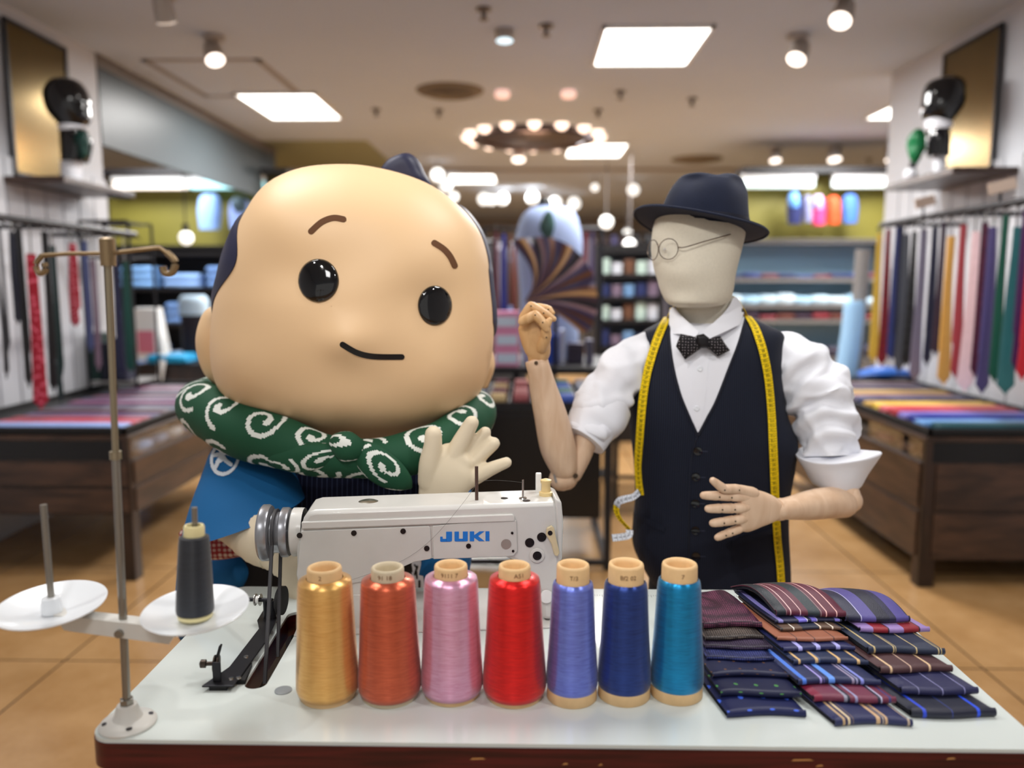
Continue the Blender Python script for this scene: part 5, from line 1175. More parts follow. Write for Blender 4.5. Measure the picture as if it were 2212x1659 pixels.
scarfpart([(722,955,1.435),(748,965,1.42),(778,972,1.43)],[(.016,.012),(.028,.020),(.018,.014)],'scarf_knot',40,50,1.12)
# ================= the shop behind
rg=random.Random(21); ORD=['first','second','third','fourth','fifth','sixth','seventh','eighth','ninth']
M_gold=mat('brushed brass mirror',(112,94,56),.2,1,vary=.12,vscale=2); M_frame=mat('dark mirror frame',(30,32,38),.4,.4)
M_olive=mat('olive wall panel',(124,116,46),.55,vary=.06,vscale=2); M_dsh=mat('dark shelving',(26,24,26),.5); M_greyp=mat('grey laminate',(126,122,120),.5)
# wall mirrors
for px0,px1,X,s,lab in ((5,140,XL+.02,1,'left gold mirror panel high on the white wall'),(2045,2165,XR-.02,-1,'right gold mirror panel high on the white wall')):
    ya=WX(px0,60,X).y; yb_=WX(px1,100,X).y; y0,y1=min(ya,yb_),max(ya,yb_); z0=1.91 if s>0 else 1.955; z1=2.72
    t=thing('wall_mirror',lab,'mirror',(X,(y0+y1)/2,z0)); e=X+s*.012
    MB().box(min(X,X+s*.006),y0+.015,z0+.015,max(X,X+s*.006),y1-.015,z1-.015).build('mirror_panel',M_gold,t,0)
    a_,b_=min(X-s*.002,e),max(X-s*.002,e)
    MB().box(a_,y0,z0,b_,y0+.02,z1).box(a_,y1-.02,z0,b_,y1,z1).box(a_,y0,z0,b_,y1,z0+.02).box(a_,y0,z1-.02,b_,y1,z1).build('frame',M_frame,t,0)
# shelves with busts
SHL=tag(MB().box(XL,4.17,1.86,-2.42,4.92,1.895).build('wall_shelf',M_walnut_h,sm=0,bev=.003),'dark wood wall shelf on the left carrying the black display head','shelf')
SHR=tag(MB().box(2.2,4.22,1.90,XR,5.0,1.935).build('wall_shelf',M_walnut_h,sm=0,bev=.003),'dark wood wall shelf on the right carrying the black display head','shelf')
M_gb=mat('gloss black mannequin',(8,8,11),.12,coat=.5); M_grn=wv('dark green lace',(10,70,58),(6,34,32),60)
def bust(rows,Y,collar,base,scarf,lab,nm='black_bust',strip=None):
    q=W(base[0][1],base[-1][0],Y); t=thing(nm,lab,'bust',(q.x,Y,q.z))
    ringloft(rows,40,2.1,k=5).build('head_form',M_gb,t,80)
    ringloft(collar,36,2.1,k=3).build('white_collar',M_shirt,t,60)
    ringloft(base,28,3,k=2).build('base',M_shirt,t,60)
    if scarf:
        mb=MB()
        mb.ball(scarf[0],scarf[1],24,scarf[2]); 
        mb.v=[tuple(V(v)+(V(v)-V(scarf[0])).normalized()*.022*nz(v,22)) for v in mb.v]
        mb.build('cravat',M_grn,t,70)
    return t
bust([(171,128,160,4.40,.05,.05),(178,112,172,4.40,.08,.08),(195,99,184,4.40,.095,.095),(215,98,190,4.40,.10,.10),(235,103,191,4.40,.095,.095),(252,113,193,4.40,.08,.085),(264,124,191,4.40,.065,.07),(275,130,180,4.40,.055,.06),(288,132,178,4.40,.06,.06),(300,132,196,4.40,.07,.07),(330,134,194,4.40,.07,.07),(350,136,188,4.40,.07,.07)],4.40,
 [(271,130,178,4.40,.062,.065),(276,129,184,4.40,.066,.07),(284,131,168,4.40,.07,.07)],[(349,136,172,4.40,.055,.055),(392,137,170,4.40,.055,.055)],(W(180,312,4.36),.05,(.8,.7,1.55)),'glossy black display head with green cravat on the left wall shelf')
bust([(168,2030,2062,4.55,.05,.05),(176,2008,2078,4.55,.08,.08),(195,1998,2084,4.55,.095,.095),(215,1995,2084,4.55,.10,.10),(235,1993,2076,4.55,.095,.095),(252,1996,2064,4.55,.08,.085),(262,2008,2056,4.55,.065,.07),(280,2006,2050,4.55,.055,.06),(300,2003,2050,4.55,.065,.06),(338,2005,2048,4.55,.06,.06)],4.55,
 [(258,2002,2052,4.55,.062,.065),(270,2000,2056,4.55,.066,.07),(280,2004,2050,4.55,.07,.07)],[(338,2018,2042,4.55,.03,.03),(383,2020,2042,4.55,.03,.03)],None,'glossy black display head on the right wall shelf')
q=W(1967,392,4.75); t=thing('scarf_stand','green satin scarf gathered on a black stand with a white ball foot, right wall shelf','scarf display',tuple(q))
MB().ball(W(1967,377,4.75),.038,20).build('ball_foot',M_shirt,t); MB().cyl(W(1970,365,4.75),W(1985,300,4.75),.02,12).build('stand_post',M_gb,t)
mb=MB(); c=W(1982,312,4.73); mb.ball(c,.06,28,(.85,.6,1.6)); mb.v=[tuple(V(v)+(V(v)-c).normalized()*.03*nz(v,16)) for v in mb.v]; mb.build('scarf',mat('emerald satin',(22,112,66),.3,sheen=.3),t,70)
# ---- hanging ties
def hangtie(px,yt,yb,X,m,lab,wpx=30,grp=None,twist=0,back=True,Y=None):
    a=WX(px,yb,X) if Y is None else W(px,yb,Y); Yc=a.y; zb=a.z; zt=W(px,yt,Yc).z; wd=wpx*Yc/1700/2; xx=a.x
    t=thing('hanging_tie',lab,'tie',(xx,Yc,zb),grp); rot=Matrix.Rotation(twist,3,'Z'); L_=zt-zb; s1_=rg.random()*6
    def f(u,v):
        z=zb+L_*v; w_=wd*(1-.55*v**.9) ; 
        if v<.06: w_=wd*(v/.06)
        q=V(((u-.5)*2*w_,.006*math.sin(s1_+v*5)-.004*(1-(2*u-1)**2),0)); q=rot@q
        return V((xx,Yc,z if v>=.06 or 1 else z))+q
    MB().grid(f,6,34,thick=.006).build('front_blade',MATS[m] if isinstance(m,str) else m,t,50)
    if back:
        def g(u,v):
            z=zb+L_*.18+L_*.82*v; w_=wd*.5*(1-.3*v); 
            if v<.05: w_=wd*.5*v/.05
            q=rot@V(((u-.5)*2*w_+wd*.15,.022,0)); return V((xx,Yc,z))+q
        MB().grid(g,4,12,thick=.005).build('back_blade',MATS[m] if isinstance(m,str) else m,t,50)
    MB().sweep([V((xx,Yc+.01,zt-.01)),V((xx,Yc+.01,zt+.03)),V((xx,Yc+.012,max(zt+.04,(RZ[X] if X else zt+.055))))],.004,6).build('hook',M_chrome,t)
    return t
def solid(n,c,r=.45): return mat('silk '+n,c,r,sheen=.3,vary=.05,vscale=60)
def floral(n,a,b_,sc=55,s=.3): return dots('floral '+n,a,b_,sc,s,1)
RZ={2.06:(WX(1905,486,2.06).z+WX(2240,428,2.06).z)/2,-2.25:(WX(-30,468,-2.25).z+WX(250,500,-2.25).z)/2}; XR_=2.06; GR='ties hanging on the right rack'
RT=[(1885,505,782,solid('yellow',(206,174,66)),22,'narrow yellow tie, leftmost on the right rack'),
(1904,495,792,floral('red floral',(130,34,44),(80,20,34)),22,'dark red floral tie beside the yellow one on the right rack'),
(1923,490,778,solid('royal navy',(36,50,110)),20,'blue tie right of the dark red floral one'),
(1934,490,786,solid('ink navy',(18,22,50)),16,'ink navy tie behind the plain blue one'),
(1942,505,806,solid('slate grey',(74,78,88)),22,'slate grey tie on the right rack, left of the black paisley'),
(1958,500,792,floral('black paisley',(40,42,44),(20,20,22),40,.4),22,'black paisley tie on the right rack'),
(1976,495,824,solid('lilac grey',(112,108,128)),26,'lilac grey tie on the right rack'),
(2003,490,792,solid('midnight',(20,24,52)),20,'midnight blue tie between the lilac grey and dark plum ones'),
(2020,480,770,solid('dark plum',(44,28,50)),18,'dark plum tie left of the golden one'),
(2036,510,832,solid('golden ochre',(206,158,74)),34,'golden ochre tie on the right rack'),
(2062,485,818,solid('brick red',(150,50,58)),26,'brick red tie between the golden and pink ones'),
(2084,500,846,solid('pale pink',(240,206,212)),34,'pale pink tie on the right rack'),
(2106,480,816,floral('wine dots',(84,36,58),(60,24,44)),20,'wine patterned tie right of the pink one'),
(2122,490,852,solid('dusk purple',(74,64,118)),34,'dusk purple tie on the right rack'),
(2146,465,826,solid('forest green',(14,78,62)),26,'dark forest green tie on the right rack'),
(2170,490,852,solid('teal green',(36,98,104)),36,'teal green tie, broad, near the right edge'),
(2192,450,800,solid('deep violet',(66,24,80)),20,'deep violet tie near the right picture edge'),
(2207,478,822,solid('bright red',(184,26,44)),26,'bright red tie at the right picture edge')]
for px,yt,yb,m,wp,lb in RT: hangtie(px,yt,yb,XR_,m,lb,wp,GR,rg.uniform(-.25,.25))
def rack(X,pa,pb,ya_,yb2,lab,s):
    A=WX(pa[0],pa[1],X); Bp=WX(pb[0],pb[1],X); Bp.z=A.z=(A.z+Bp.z)/2
    t=thing('tie_rack',lab,'rack',tuple((A+Bp)/2*V((1,1,0))))
    MB().cyl(A,Bp,.016,12).build('top_rail',M_metal_d,t)
    wx=XR if s>0 else XL
    for k in range(3):
        q=A.lerp(Bp,k/2); MB().cyl(q,V((wx,q.y,q.z+.0)),.012,10).build('bracket',M_metal_d,t)
    for k in range(16):
        q=A.lerp(Bp,(k+.5)/16); MB().cyl(q,q+V((-s*.05,0,-.03)),.004,6).build('hook_arm',M_metal_d,t)
    return A,Bp
A_,B_=rack(XR_,(1905,486),(2240,428),0,0,'dark metal tie rack rail along the right wall',1)
XL_=-2.25
A2,B2=rack(XL_,(-30,468),(292,505),0,0,'dark metal tie rack rail along the left wall',-1)
GL='ties hanging on the left rack'
LT_=[(14,490,818,solid('charcoal',(34,34,40)),14,'charcoal skinny tie, leftmost on the left rack'),
(38,500,700,solid('navy black',(22,24,40)),14,'short navy black tie behind the charcoal one, left rack'),
(62,492,838,solid('jet black',(16,16,20)),16,'jet black tie left of the large red floral tie'),
(90,548,884,floral('crimson floral',(150,26,44),(206,90,110),34,.26),32,'large crimson floral tie on the left rack'),
(118,500,848,solid('black satin',(12,12,16)),18,'black satin tie right of the crimson floral tie'),
(134,530,872,solid('bottle green black',(16,40,40)),14,'very dark green tie on the left rack'),
(163,525,706,floral('red white spot',(146,24,44),(232,150,160),70,.2),24,'red spotted tie hanging short on the left rack'),
(196,520,760,solid('slate blue',(60,70,110)),16,'slate blue tie behind the thread stand pole'),
(214,560,800,solid('mauve',(104,84,100)),14,'mauve tie just left of the thread stand pole'),
(262,560,810,solid('ink',(24,26,58)),18,'ink blue tie right of the thread stand pole'),
(282,565,806,solid('pine green',(10,66,58)),20,'pine green tie at the far end of the left rack')]
for px,yt,yb,m,wp,lb in LT_: hangtie(px,yt,yb,XL_ if px<200 else -2.25,m,lb,wp,GL,rg.uniform(-.25,.25))
# price placards on racks
for x,y,Y,w_,lb,ym in ((2165,402,3.55,.12,'beige placard holder above the right rack, nearer one',0),(1998,436,4.1,.10,'beige placard holder above the right rack, farther one',0)):
    q=W(x,y,Y); t=thing('placard_holder',lb,'sign',tuple(q)); MB().cbox(q,(w_,.012,.05),Matrix.Rotation(-.25,3,'Y')).build('card',mat('beige card',(190,170,156),.5),t,bev=.002); MB().cyl(q-V((0,-.01,.02)),V((q.x,q.y+.01,A_.z-.01)),.006,8).build('clip',M_metal_d,t)
# ---- display cabinets
def folded(x0,x1,y,d,z,h,m,lab,grp,rot=0):
    o=MB(); c=V(((x0+x1)/2,y,z+h/2)); n=10
    o.sweep([V((x0,y,z+h*.5)),V((x0+.01,y,z+h*.5)),V(((x0+x1)/2,y,z+h*.52)),V((x1-.01,y,z+h*.5)),V((x1,y,z+h*.5))],[(d*.46,h*.3),(d/2,h/2),(d/2,h/2),(d/2,h/2),(d*.46,h*.3)],16,up=(0,0,1),p=4)
    ob=o.build('folded_tie',m,None,50,org=((x0+x1)/2,y,z)); tag(ob,lab,'tie',grp); return ob
def cabinet(name,lab,x0,x1,y0,y1,zt,zb,aisle):
    t=thing(name,lab,'display cabinet',((x0+x1)/2,(y0+y1)/2,0)); 
    MB().box(x0,y0,zb,x1,y1,zt-.14).build('body',M_walnut,t,0,bev=.003)
    MB().box(x0,y0,zt-.05,x1,y1,zt-.03).build('top_board',M_walnut_h,t,0,bev=.003)
    # glass vitrine between body and top
    for cx_ in (x0+.015,x1-.015):
        for cy_ in (y0+.015,(y0+y1)/2,y1-.015): MB().box(cx_-.015,cy_-.015,zt-.14,cx_+.015,cy_+.015,zt-.05).build('corner_post',M_walnut,t,0)
    MB().box(x0+.004,y0+.002,zt-.14,x1-.004,y0+.010,zt-.05).build('front_band',M_black,t,0)
    xa=x1 if aisle>0 else x0
    MB().box(xa-.008 if aisle>0 else xa+.002,y0+.03,zt-.138,xa-.002 if aisle>0 else xa+.008,y1-.03,zt-.052).build('vitrine_glass',mat('vitrine glass',(210,225,235),.03,trans=1,alpha=.35),t,0)
    # black tray
    tz=zt-.03; tr=.035
    MB().box(x0+.02,y0+.02,tz,x1-.02,y1-.05,tz+.008).box(x0+.02,y0+.02,tz,x1-.02,y0+.035,tz+tr).box(x0+.02,y1-.065,tz,x1-.02,y1-.05,tz+tr).box(x0+.02,y0+.02,tz,x0+.035,y1-.05,tz+tr).box(x1-.035,y0+.02,tz,x1-.02,y1-.05,tz+tr).build('tray',M_blk,t,0,bev=.002)
    # drawers on the front and the aisle side
    h=(zt-.14-zb); 
    for k in range(2):
        za=zb+.012+k*h/2; zc=za+h/2-.018
        dr=MB().box(x0+.05,y0-.008,za,x1-.01 if aisle>0 else x1-.05,y0,zc).build('drawer',M_walnut_h,t,0,bev=.002)
        nd=2
        for j in range(nd):
            ya=y0+.03+(y1-y0-.06)*j/nd; yc=ya+(y1-y0-.06)/nd-.02
            MB().box(xa if aisle>0 else xa-.008,ya,za,xa+.008 if aisle>0 else xa,yc,zc).build('drawer',M_walnut_h,t,0,bev=.002)
    for cx_ in (x0+.04,x1-.04):
        for cy_ in (y0+.04,y1-.04): MB().box(cx_-.035,cy_-.035,0,cx_+.035,cy_+.035,zb).build('leg',M_walnut,t,0,bev=.003)
    return tz+.009
rc=W(2003,931,3.37); zR=rc.z; xR0=rc.x
bodyb=W(2100,1212,3.37).z
tzR=cabinet('display_cabinet','walnut display cabinet with drawers and a black tie tray, on the right',xR0,XR-.01,3.37,5.3,zR,bodyb,-1)
lc=W(275,928,3.38); zL=lc.z
tzL=cabinet('display_cabinet','walnut display cabinet with a glass side and a black tie tray, on the left',XL+.03,lc.x,3.38,5.15,zL,W(100,1112,3.38).z,1)
cr2=[('dark teal',(20,74,84)),('sky blue',(110,160,220)),('royal blue',(40,52,150)),('lavender',(130,120,200)),('deep red',(170,24,44)),('coral pink',(210,90,100)),('bright yellow',(226,186,60)),('old gold',(190,150,60)),('navy',(30,34,84)),('grey purple',(96,84,110)),('rust',(160,90,50)),('mustard',(180,150,80)),('maroon',(90,34,50)),('charcoal blue',(40,44,64)),('plum',(70,40,74)),('brown',(92,66,50)),('black',(24,24,30))]
for i,(n,c) in enumerate(cr2):
    w_=.62 if i>2 else .66; folded(xR0+.07+rg.random()*.03,xR0+.07+w_,3.50+i*.095,.085,tzR,.03+rg.random()*.012,solid(n,c),'folded %s tie laid across the black tray of the right cabinet'%n,'folded ties in the right cabinet tray')
cl=[('pale blue',(150,176,235)),('rose red',(190,50,80)),('crimson',(150,24,50)),('dusky violet',(80,60,110)),('dark wine',(74,26,44)),('blue grey',(60,66,92)),('aubergine',(56,34,70)),('orchid',(120,60,100)),('ink violet',(40,36,80)),('dark rose',(120,60,84)),('dark navy',(26,28,60)),('burgundy',(100,26,46)),('violet grey',(70,60,92)),('magenta brown',(120,50,80)),('mauve',(120,88,120))]
for i,(n,c) in enumerate(cl):
    folded(lc.x-.72,lc.x-.06,3.50+i*.10,.09,tzL,.018+rg.random()*.01,solid(n,c),'folded %s tie laid across the black tray of the left cabinet'%n,'folded ties in the left cabinet tray')
for k in range(9):
    y=3.6+k*.17; z=zL-.1395; tag(folded(lc.x-.16,lc.x-.03,y,.13,z,.05,solid(['ice blue','silver blue','pearl','steel blue'][k%4],[(150,190,240),(120,150,190),(210,220,230),(80,110,170)][k%4]),'folded %s pocket cloth behind the left cabinet glass, %s from the front'%(['ice blue','silver blue','pearl','steel blue'][k%4],ORD[k]),'pocket cloths behind the left cabinet glass'),None,'cloth')
for k in range(7):
    y=3.6+k*.24; z=zR-.1395; n,c=[('bronze',(120,86,60)),('wine',(96,40,50)),('taupe',(130,116,104))][k%3]
    folded(xR0+.03,xR0+.15,y,.15,z,.045,solid(n,c),'folded %s tie behind the glass of the right cabinet, %s from the front'%(n,ORD[k]),'ties behind the right cabinet glass')
# ---- central black display case
q=W(1300,884,3.55); zc=q.z; cx1=q.x; cx0=W(900,884,3.55).x
t=thing('display_case','black lacquered display case with a tie tray between the two figures','display case',((cx0+cx1)/2,3.9,0))
zb2=W(1200,1120,3.55).z
MB().box(cx0,3.55,zb2,cx1,4.3,zc).build('body',M_black,t,0,bev=.004)
MB().box(cx0,3.548,zc-.035,cx1,3.55,zc-.028).build('shadow_gap',M_metal_d,t,0)
for x in (cx0+.03,W(1312,1220,3.55).x):
    for y in (3.58,4.27): MB().box(x-.016,y-.016,0,x+.016,y+.016,zc).build('leg',M_metal_d,t,0,bev=.002)
x=W(1312,1220,3.55).x; MB().box(cx0,3.565,.02,x,3.59,.045).build('foot_rail',M_metal_d,t,0); MB().box(x-.012,3.58,.02,x+.012,4.27,.045).build('foot_rail',M_metal_d,t,0)
for k in range(9): xx=cx0+(cx1-cx0)*k/8; MB().box(xx-.004,3.56,zc,xx+.004,4.28,zc+.028).build('tray_divider',M_greyp,t,0)
for y in (3.56,3.74,3.92,4.10,4.28): MB().box(cx0,y-.004,zc,cx1,y+.004,zc+.03).build('tray_divider',M_metal_d,t,0)
CC=[('cobalt stripe',(34,70,160)),('beige',(176,150,104)),('navy check',(30,40,90)),('steel',(110,120,140)),('brick',(130,50,54)),('sea green',(30,90,84)),('wine',(90,36,54)),('mid blue',(50,90,150)),('grey',(120,110,116)),('pink grey',(170,110,110))]
ci=0
for r_ in range(4):
    for k in range(8):
        xa=cx0+(cx1-cx0)*(k+.5)/8; ya=3.65+r_*.18; n,c=CC[(k*3+r_*5+2)%10]; o=MB().lathe((xa-.035,ya,zc+.031),[(.012,0),(.029,.002),(.03,.035),(.029,.07),(.012,.072)],16,(1,0,0))
        mt=stripes('rolled '+n,[(0,c),(.5,tuple(max(0,v-26) for v in c)),(.8,tuple(min(255,v+50) for v in c))],14,'v',.4,.2)
        tag(o.build('rolled_tie',mt,None,50,org=(xa,ya,zc)),'rolled %s tie in the black display case, %s row, %s from left'%(n,ORD[r_],ORD[k]),'tie','rolled ties in the black case tray')
# glass shelf table behind it
zs=W(1200,792,4.55).z; xs0,xs1=W(900,792,4.55).x,W(1330,792,4.55).x
t=thing('shelf_table','dark shelf table behind the black display case carrying pink boxes','table',((xs0+xs1)/2,4.9,0))
MB().box(xs0,4.5,zs-.04,xs1,5.3,zs).build('table_top',M_dsh,t,0,bev=.003)
for x in (xs0+.03,(xs0+xs1)/2,xs1-.03):
    for y in (4.54,5.26): MB().box(x-.018,y-.018,0,x+.018,y+.018,zs-.04).build('leg',M_metal_d,t,0)
M_pk=mat('pink box card',(214,140,176),.5); M_wl=mat('pale blue label',(200,214,232),.5)
for k in range(3):
    a=W(1066,0,4.6).x; b2=W(1122,0,4.6).x; h=.105; z=zs+k*(h+.001)
    t=thing('gift_box','pink box with a pale label, %s of three stacked left of the raised wooden arm'%['lowest','middle','topmost'][k],'box',((a+b2)/2,4.62,z),'stacked pink boxes'); MB().box(a,4.56,z,b2,4.72,z+h).build('box',M_pk,t,0,bev=.003); MB().box(a+.015,4.556,z+.02,b2-.01,4.561,z+h-.03).build('label_card',M_wl,t,0)
for x0p,x1p,hh_,c,lb in ((1182,1212,.17,(30,70,170),'cobalt blue upright box right of the raised wooden hand'),(1216,1226,.2,(190,200,220),'thin pale upright board beside the cobalt box'),(1232,1270,.12,(50,44,64),'dark purple box on the shelf table'),(1276,1292,.14,(90,90,110),'narrow grey box at the end of the shelf table'),(1132,1166,.10,(150,160,190),'pale grey blue box behind the wooden hand')):
    a=W(x0p,0,4.7).x; b2=W(x1p,0,4.7).x; t=thing('carton',lb,'box',((a+b2)/2,4.75,zs)); MB().box(a,4.7,zs,b2,4.82,zs+hh_).build('box',mat('card '+lb[:10],c,.4),t,0,bev=.004); MB().box(a+.002,4.698,zs+hh_*.8,b2-.002,4.822,zs+hh_+.004).build('lid',mat('lid '+lb[:10],tuple(min(255,v+12) for v in c),.4),t,0,bev=.002)
# pleated striped fabric fan
OUT=[(1104,524),(1120,516),(1150,513),(1180,512),(1210,520),(1238,536),(1262,560),(1280,592),(1288,625),(1291,660),(1284,690),(1276,712),(1255,720)]
OS=smooth([tuple(map(float,p)) for p in OUT],10)
o0=(1133,652); FY_=4.35
def fan(u,v):
    i=u*(len(OS)-1); k=int(min(i,len(OS)-2)); f_=i-k; ox=OS[k][0]+(OS[k+1][0]-OS[k][0])*f_; oy=OS[k][1]+(OS[k+1][1]-OS[k][1])*f_
    mx=(o0[0]+ox)/2+ (64*(1-u)**1.2 +4*u); my=(o0[1]+oy)/2+ (8*(1-u)-24*u)
    x=(1-v)**2*o0[0]+2*v*(1-v)*mx+v*v*ox; y=(1-v)**2*o0[1]+2*v*(1-v)*my+v*v*oy
    return W(x,y,FY_-.05*math.sin(PI*v)*.8+.018*v*math.sin(u*2*PI*7))
ft=thing('pleated_fabric_fan','fan of pleated brown, plum and tan striped silk beside the raised wooden hand','fabric display',tuple(W(1180,700,FY_)))
MB().grid(fan,220,24,thick=.003).build('pleats',stripes('brown plum silk stripe',[(0,(62,52,84)),(.2,(120,78,50)),(.3,(206,164,116)),(.40,(70,58,86)),(.5,(30,24,36)),(.64,(150,118,124)),(.74,(70,58,92)),(.9,(124,84,58))],3.4,'u',.35,.3),ft,60,recalc=False)
q=W(1200,660,FY_+.07); MB().cyl(q,V((q.x,q.y,zs-.1)),.012,10).build('support_rod',M_metal_d,ft)
MB().cyl(V((q.x,q.y,zs-.1)),V((q.x,4.52,zs-.03)),.012,10).build('support_rod',M_metal_d,ft)
# white shirt bust behind the fan
t=thing('shirt_form','pale blue shirt form with black neck cap and green cravat, above the striped fan','mannequin',tuple(W(1188,792,5.1)))
ringloft([(446,1160,1215,5.1,.06,.06),(456,1138,1238,5.1,.10,.10),(480,1122,1250,5.1,.14,.13),(520,1114,1258,5.1,.16,.15),(570,1118,1256,5.1,.16,.15),(640,1124,1250,5.1,.15,.14),(720,1124,1250,5.1,.15,.14),(776,1128,1246,5.1,.14,.14)],40).build('shirt',mat('pale blue cotton',(160,178,218),.7),t)
q=W(1176,438,5.1); MB().lathe(q-V((0,0,.03)),[(.045,0),(.045,.03),(.03,.06),(.02,.065)],20).build('neck_cap',M_blk,t)
mb=MB(); c=W(1184,490,4.95); mb.ball(c,.05,20,(.8,.6,1.9)); mb.v=[tuple(V(v)+(V(v)-c).normalized()*.02*nz(v,18)) for v in mb.v]; mb.build('cravat',mat('green grey silk',(50,84,80),.4),t,70)
MG='ties hanging on the rack behind the shirt form'
for px,yt,yb,c,lb,wp in ((1072,500,700,(86,26,44),'burgundy tie on the rack nearest the costume head',14),(1088,505,705,(34,38,120),'royal blue tie next to the burgundy one, mid shop rack',18),(1103,505,690,(100,58,40),'brown tie on the mid shop rack',14),(1103,560,690,(160,186,235),'pale blue tie low on the mid shop rack',12),(1264,500,640,(110,34,50),'dark red tie right of the shirt form',12),(1278,500,650,(60,44,74),'plum tie right of the shirt form',14),(1112,520,690,(120,60,50),'rust tie beside the shirt form',12)):
    hangtie(px,yt,yb,0,solid('m%d%d'%(px,yt),c),lb,wp,MG,0,back=False,Y=5.45)
a=W(1045,494,5.46); b2=W(1300,494,5.46); t=thing('tie_rail','dark rail holding ties behind the shirt form','rack',(a.x,5.46,0)); MB().cyl(a,b2,.012,10).build('rail',M_metal_d,t)
for q in (a,b2): MB().cyl(V((q.x,q.y,0)),q,.014,10).build('upright',M_metal_d,t); MB().lathe((q.x,q.y,0),[(.12,0),(.12,.012),(.02,.02)],20).build('foot',M_metal_d,t)
# ---- shelving units
def unit(name,lab,px0,px1,Y,ys,dep=.4,back=None,top=None,m=None):
    x0,x1=W(px0,600,Y).x,W(px1,600,Y).x; zz=[W(0,y,Y).z for y in ys]; t=thing(name,lab,'shelving unit',((x0+x1)/2,Y+dep/2,0)); m=m or M_dsh
    zt=zz[0] if top is None else W(0,top,Y).z
    MB().box(x0,Y+dep-.02,0,x1,Y+dep,zt).build('back_panel',back or m,t,0)
    for x in (x0,x1): MB().box(x-.02,Y,0,x+.02,Y+dep,zt).build('side_panel',m,t,0)
    MB().box(x0,Y,zt-.03,x1,Y+dep,zt).build('top_board',m,t,0)
    for z in zz: MB().box(x0,Y,z-.03,x1,Y+dep,z).build('shelf',m,t,0)
    MB().box(x0,Y+.01,0,x1,Y+dep-.02,max(.08,zz[-1]-.05)).build('base_cabinet',m,t,0)
    return x0,x1,zz,Y
def shirt(x,y,z,w_,h,c,lab,grp,n='folded_shirt',cat='shirt',d=.3):
    o=MB().sweep([V((x-w_/2,y,z+h/2)),V((x-w_/2+.02,y,z+h/2)),V((x,y,z+h*.52)),V((x+w_/2-.02,y,z+h/2)),V((x+w_/2,y,z+h/2))],[(d*.45,h*.35),(d/2,h/2),(d/2,h/2),(d/2,h/2),(d*.45,h*.35)],12,up=(0,0,1),p=4).build(n,solid('s%d_%d_%d'%c,c,.6),None,50,org=(x,y,z)); tag(o,lab,cat,grp); return o
# left back: olive wall, hanging shirts, lit strips and shirt shelves
for sd_,px0,px1,strips in (('left',236,640,[(246,408,(255,240,226),1.0),(412,572,(180,240,246),1.0)]),('right',1588,1926,[(1602,1758,(220,240,236),1.0),(1796,1926,(228,240,236),1.0)])):
    Y=8.6; x0,x1=W(px0,450,Y).x,W(px1,450,Y).x; z0,z1=W(0,522,Y).z,W(0,386,Y).z
    t=thing('olive_display_wall','olive fabric display wall at the back %s'%sd_,'display wall',((x0+x1)/2,Y+.05,0)); MB().box(x0,Y,0,x1,Y+.1,z1).build('panel',M_olive,t,0); MB().box(x0,Y-.3,z1,x1,Y+.1,z1+.06).build('canopy',M_dsh,t,0)
    for k,(a,b2,c,e) in enumerate(strips):
        xa,xb=W(a,402,Y-.2).x,W(b2,402,Y-.2).x; z=W(0,401,Y-.2).z; t2=thing('strip_lamp','%s strip lamp over the back %s olive wall'%(['left hand','right hand'][k],sd_),'lamp',((xa+xb)/2,Y-.2,z+.06)); MB().box(xa,Y-.24,z-.045,xb,Y-.18,z+.045).build('diffuser',mat('strip %s%d'%(sd_,k),c,.4,emit=e),t2,0,bev=.02); MB().box(xa,Y-.25,z+.045,xb,Y-.17,z1+.0).build('housing',M_white,t2,0)
def garment(px,py0,py1,wpx,Y,c,lab,grp,c2=None):
    a=W(px,py1,Y); zt=W(px,py0,Y).z; wd=wpx*Y/1700; t=thing('hanging_garment',lab,'shirt',(a.x,Y,a.z),grp)
    ringloft([(py0,px-wpx*.2,px+wpx*.2,Y,.03,.03),(py0+8,px-wpx*.42,px+wpx*.42,Y,.06,.06),((py0+py1)/2,px-wpx*.5,px+wpx*.5,Y,.07,.07),(py1,px-wpx*.42,px+wpx*.42,Y,.06,.06)],20,k=4).build('shirt_body',solid('g%d_%d_%d'%c,c,.7),t)
    if c2: ringloft([(py0-2,px-wpx*.28,px+wpx*.22,Y-.06,.03,.03),(py0+14,px-wpx*.4,px+wpx*.3,Y-.06,.05,.05),(py0+(py1-py0)*.45,px-wpx*.2,px+wpx*.3,Y-.06,.02,.02)],16,k=4).build('collar_piece',solid('g%d_%d_%d'%c2,c2,.7),t)
    MB().cyl((a.x,Y,zt-.01),(a.x,Y+.28,zt+.03),.008,6).build('hanger_hook',M_chrome,t)
GG='garments on the olive walls'
garment(453,420,496,50,8.3,(150,190,250),'light blue shirt hanging on the left olive wall',GG); garment(518,428,496,46,8.3,(128,150,205),'grey blue shirt hanging nearest the costume head on the olive wall',GG,(60,80,90))
garment(1716,418,484,32,8.3,(20,28,80),'navy garment with a light blue top on the right olive wall',GG,(110,170,245)); garment(1744,422,480,20,8.3,(130,130,165),'slim grey lilac garment on the right olive wall',GG)
garment(1768,424,486,30,8.3,(235,52,110),'hot pink garment on the right olive wall',GG,(190,170,220)); garment(1800,424,484,30,8.3,(214,70,24),'orange red garment on the right olive wall',GG); garment(1836,420,482,34,8.3,(60,104,180),'mid blue garment, rightmost on the right olive wall',GG)
x0,x1,zz,Y=unit('shirt_shelves','dark shirt shelves under the left olive wall',250,640,8.0,[545,622,700,790],top=530)
G='folded shirts on the back left shelves'
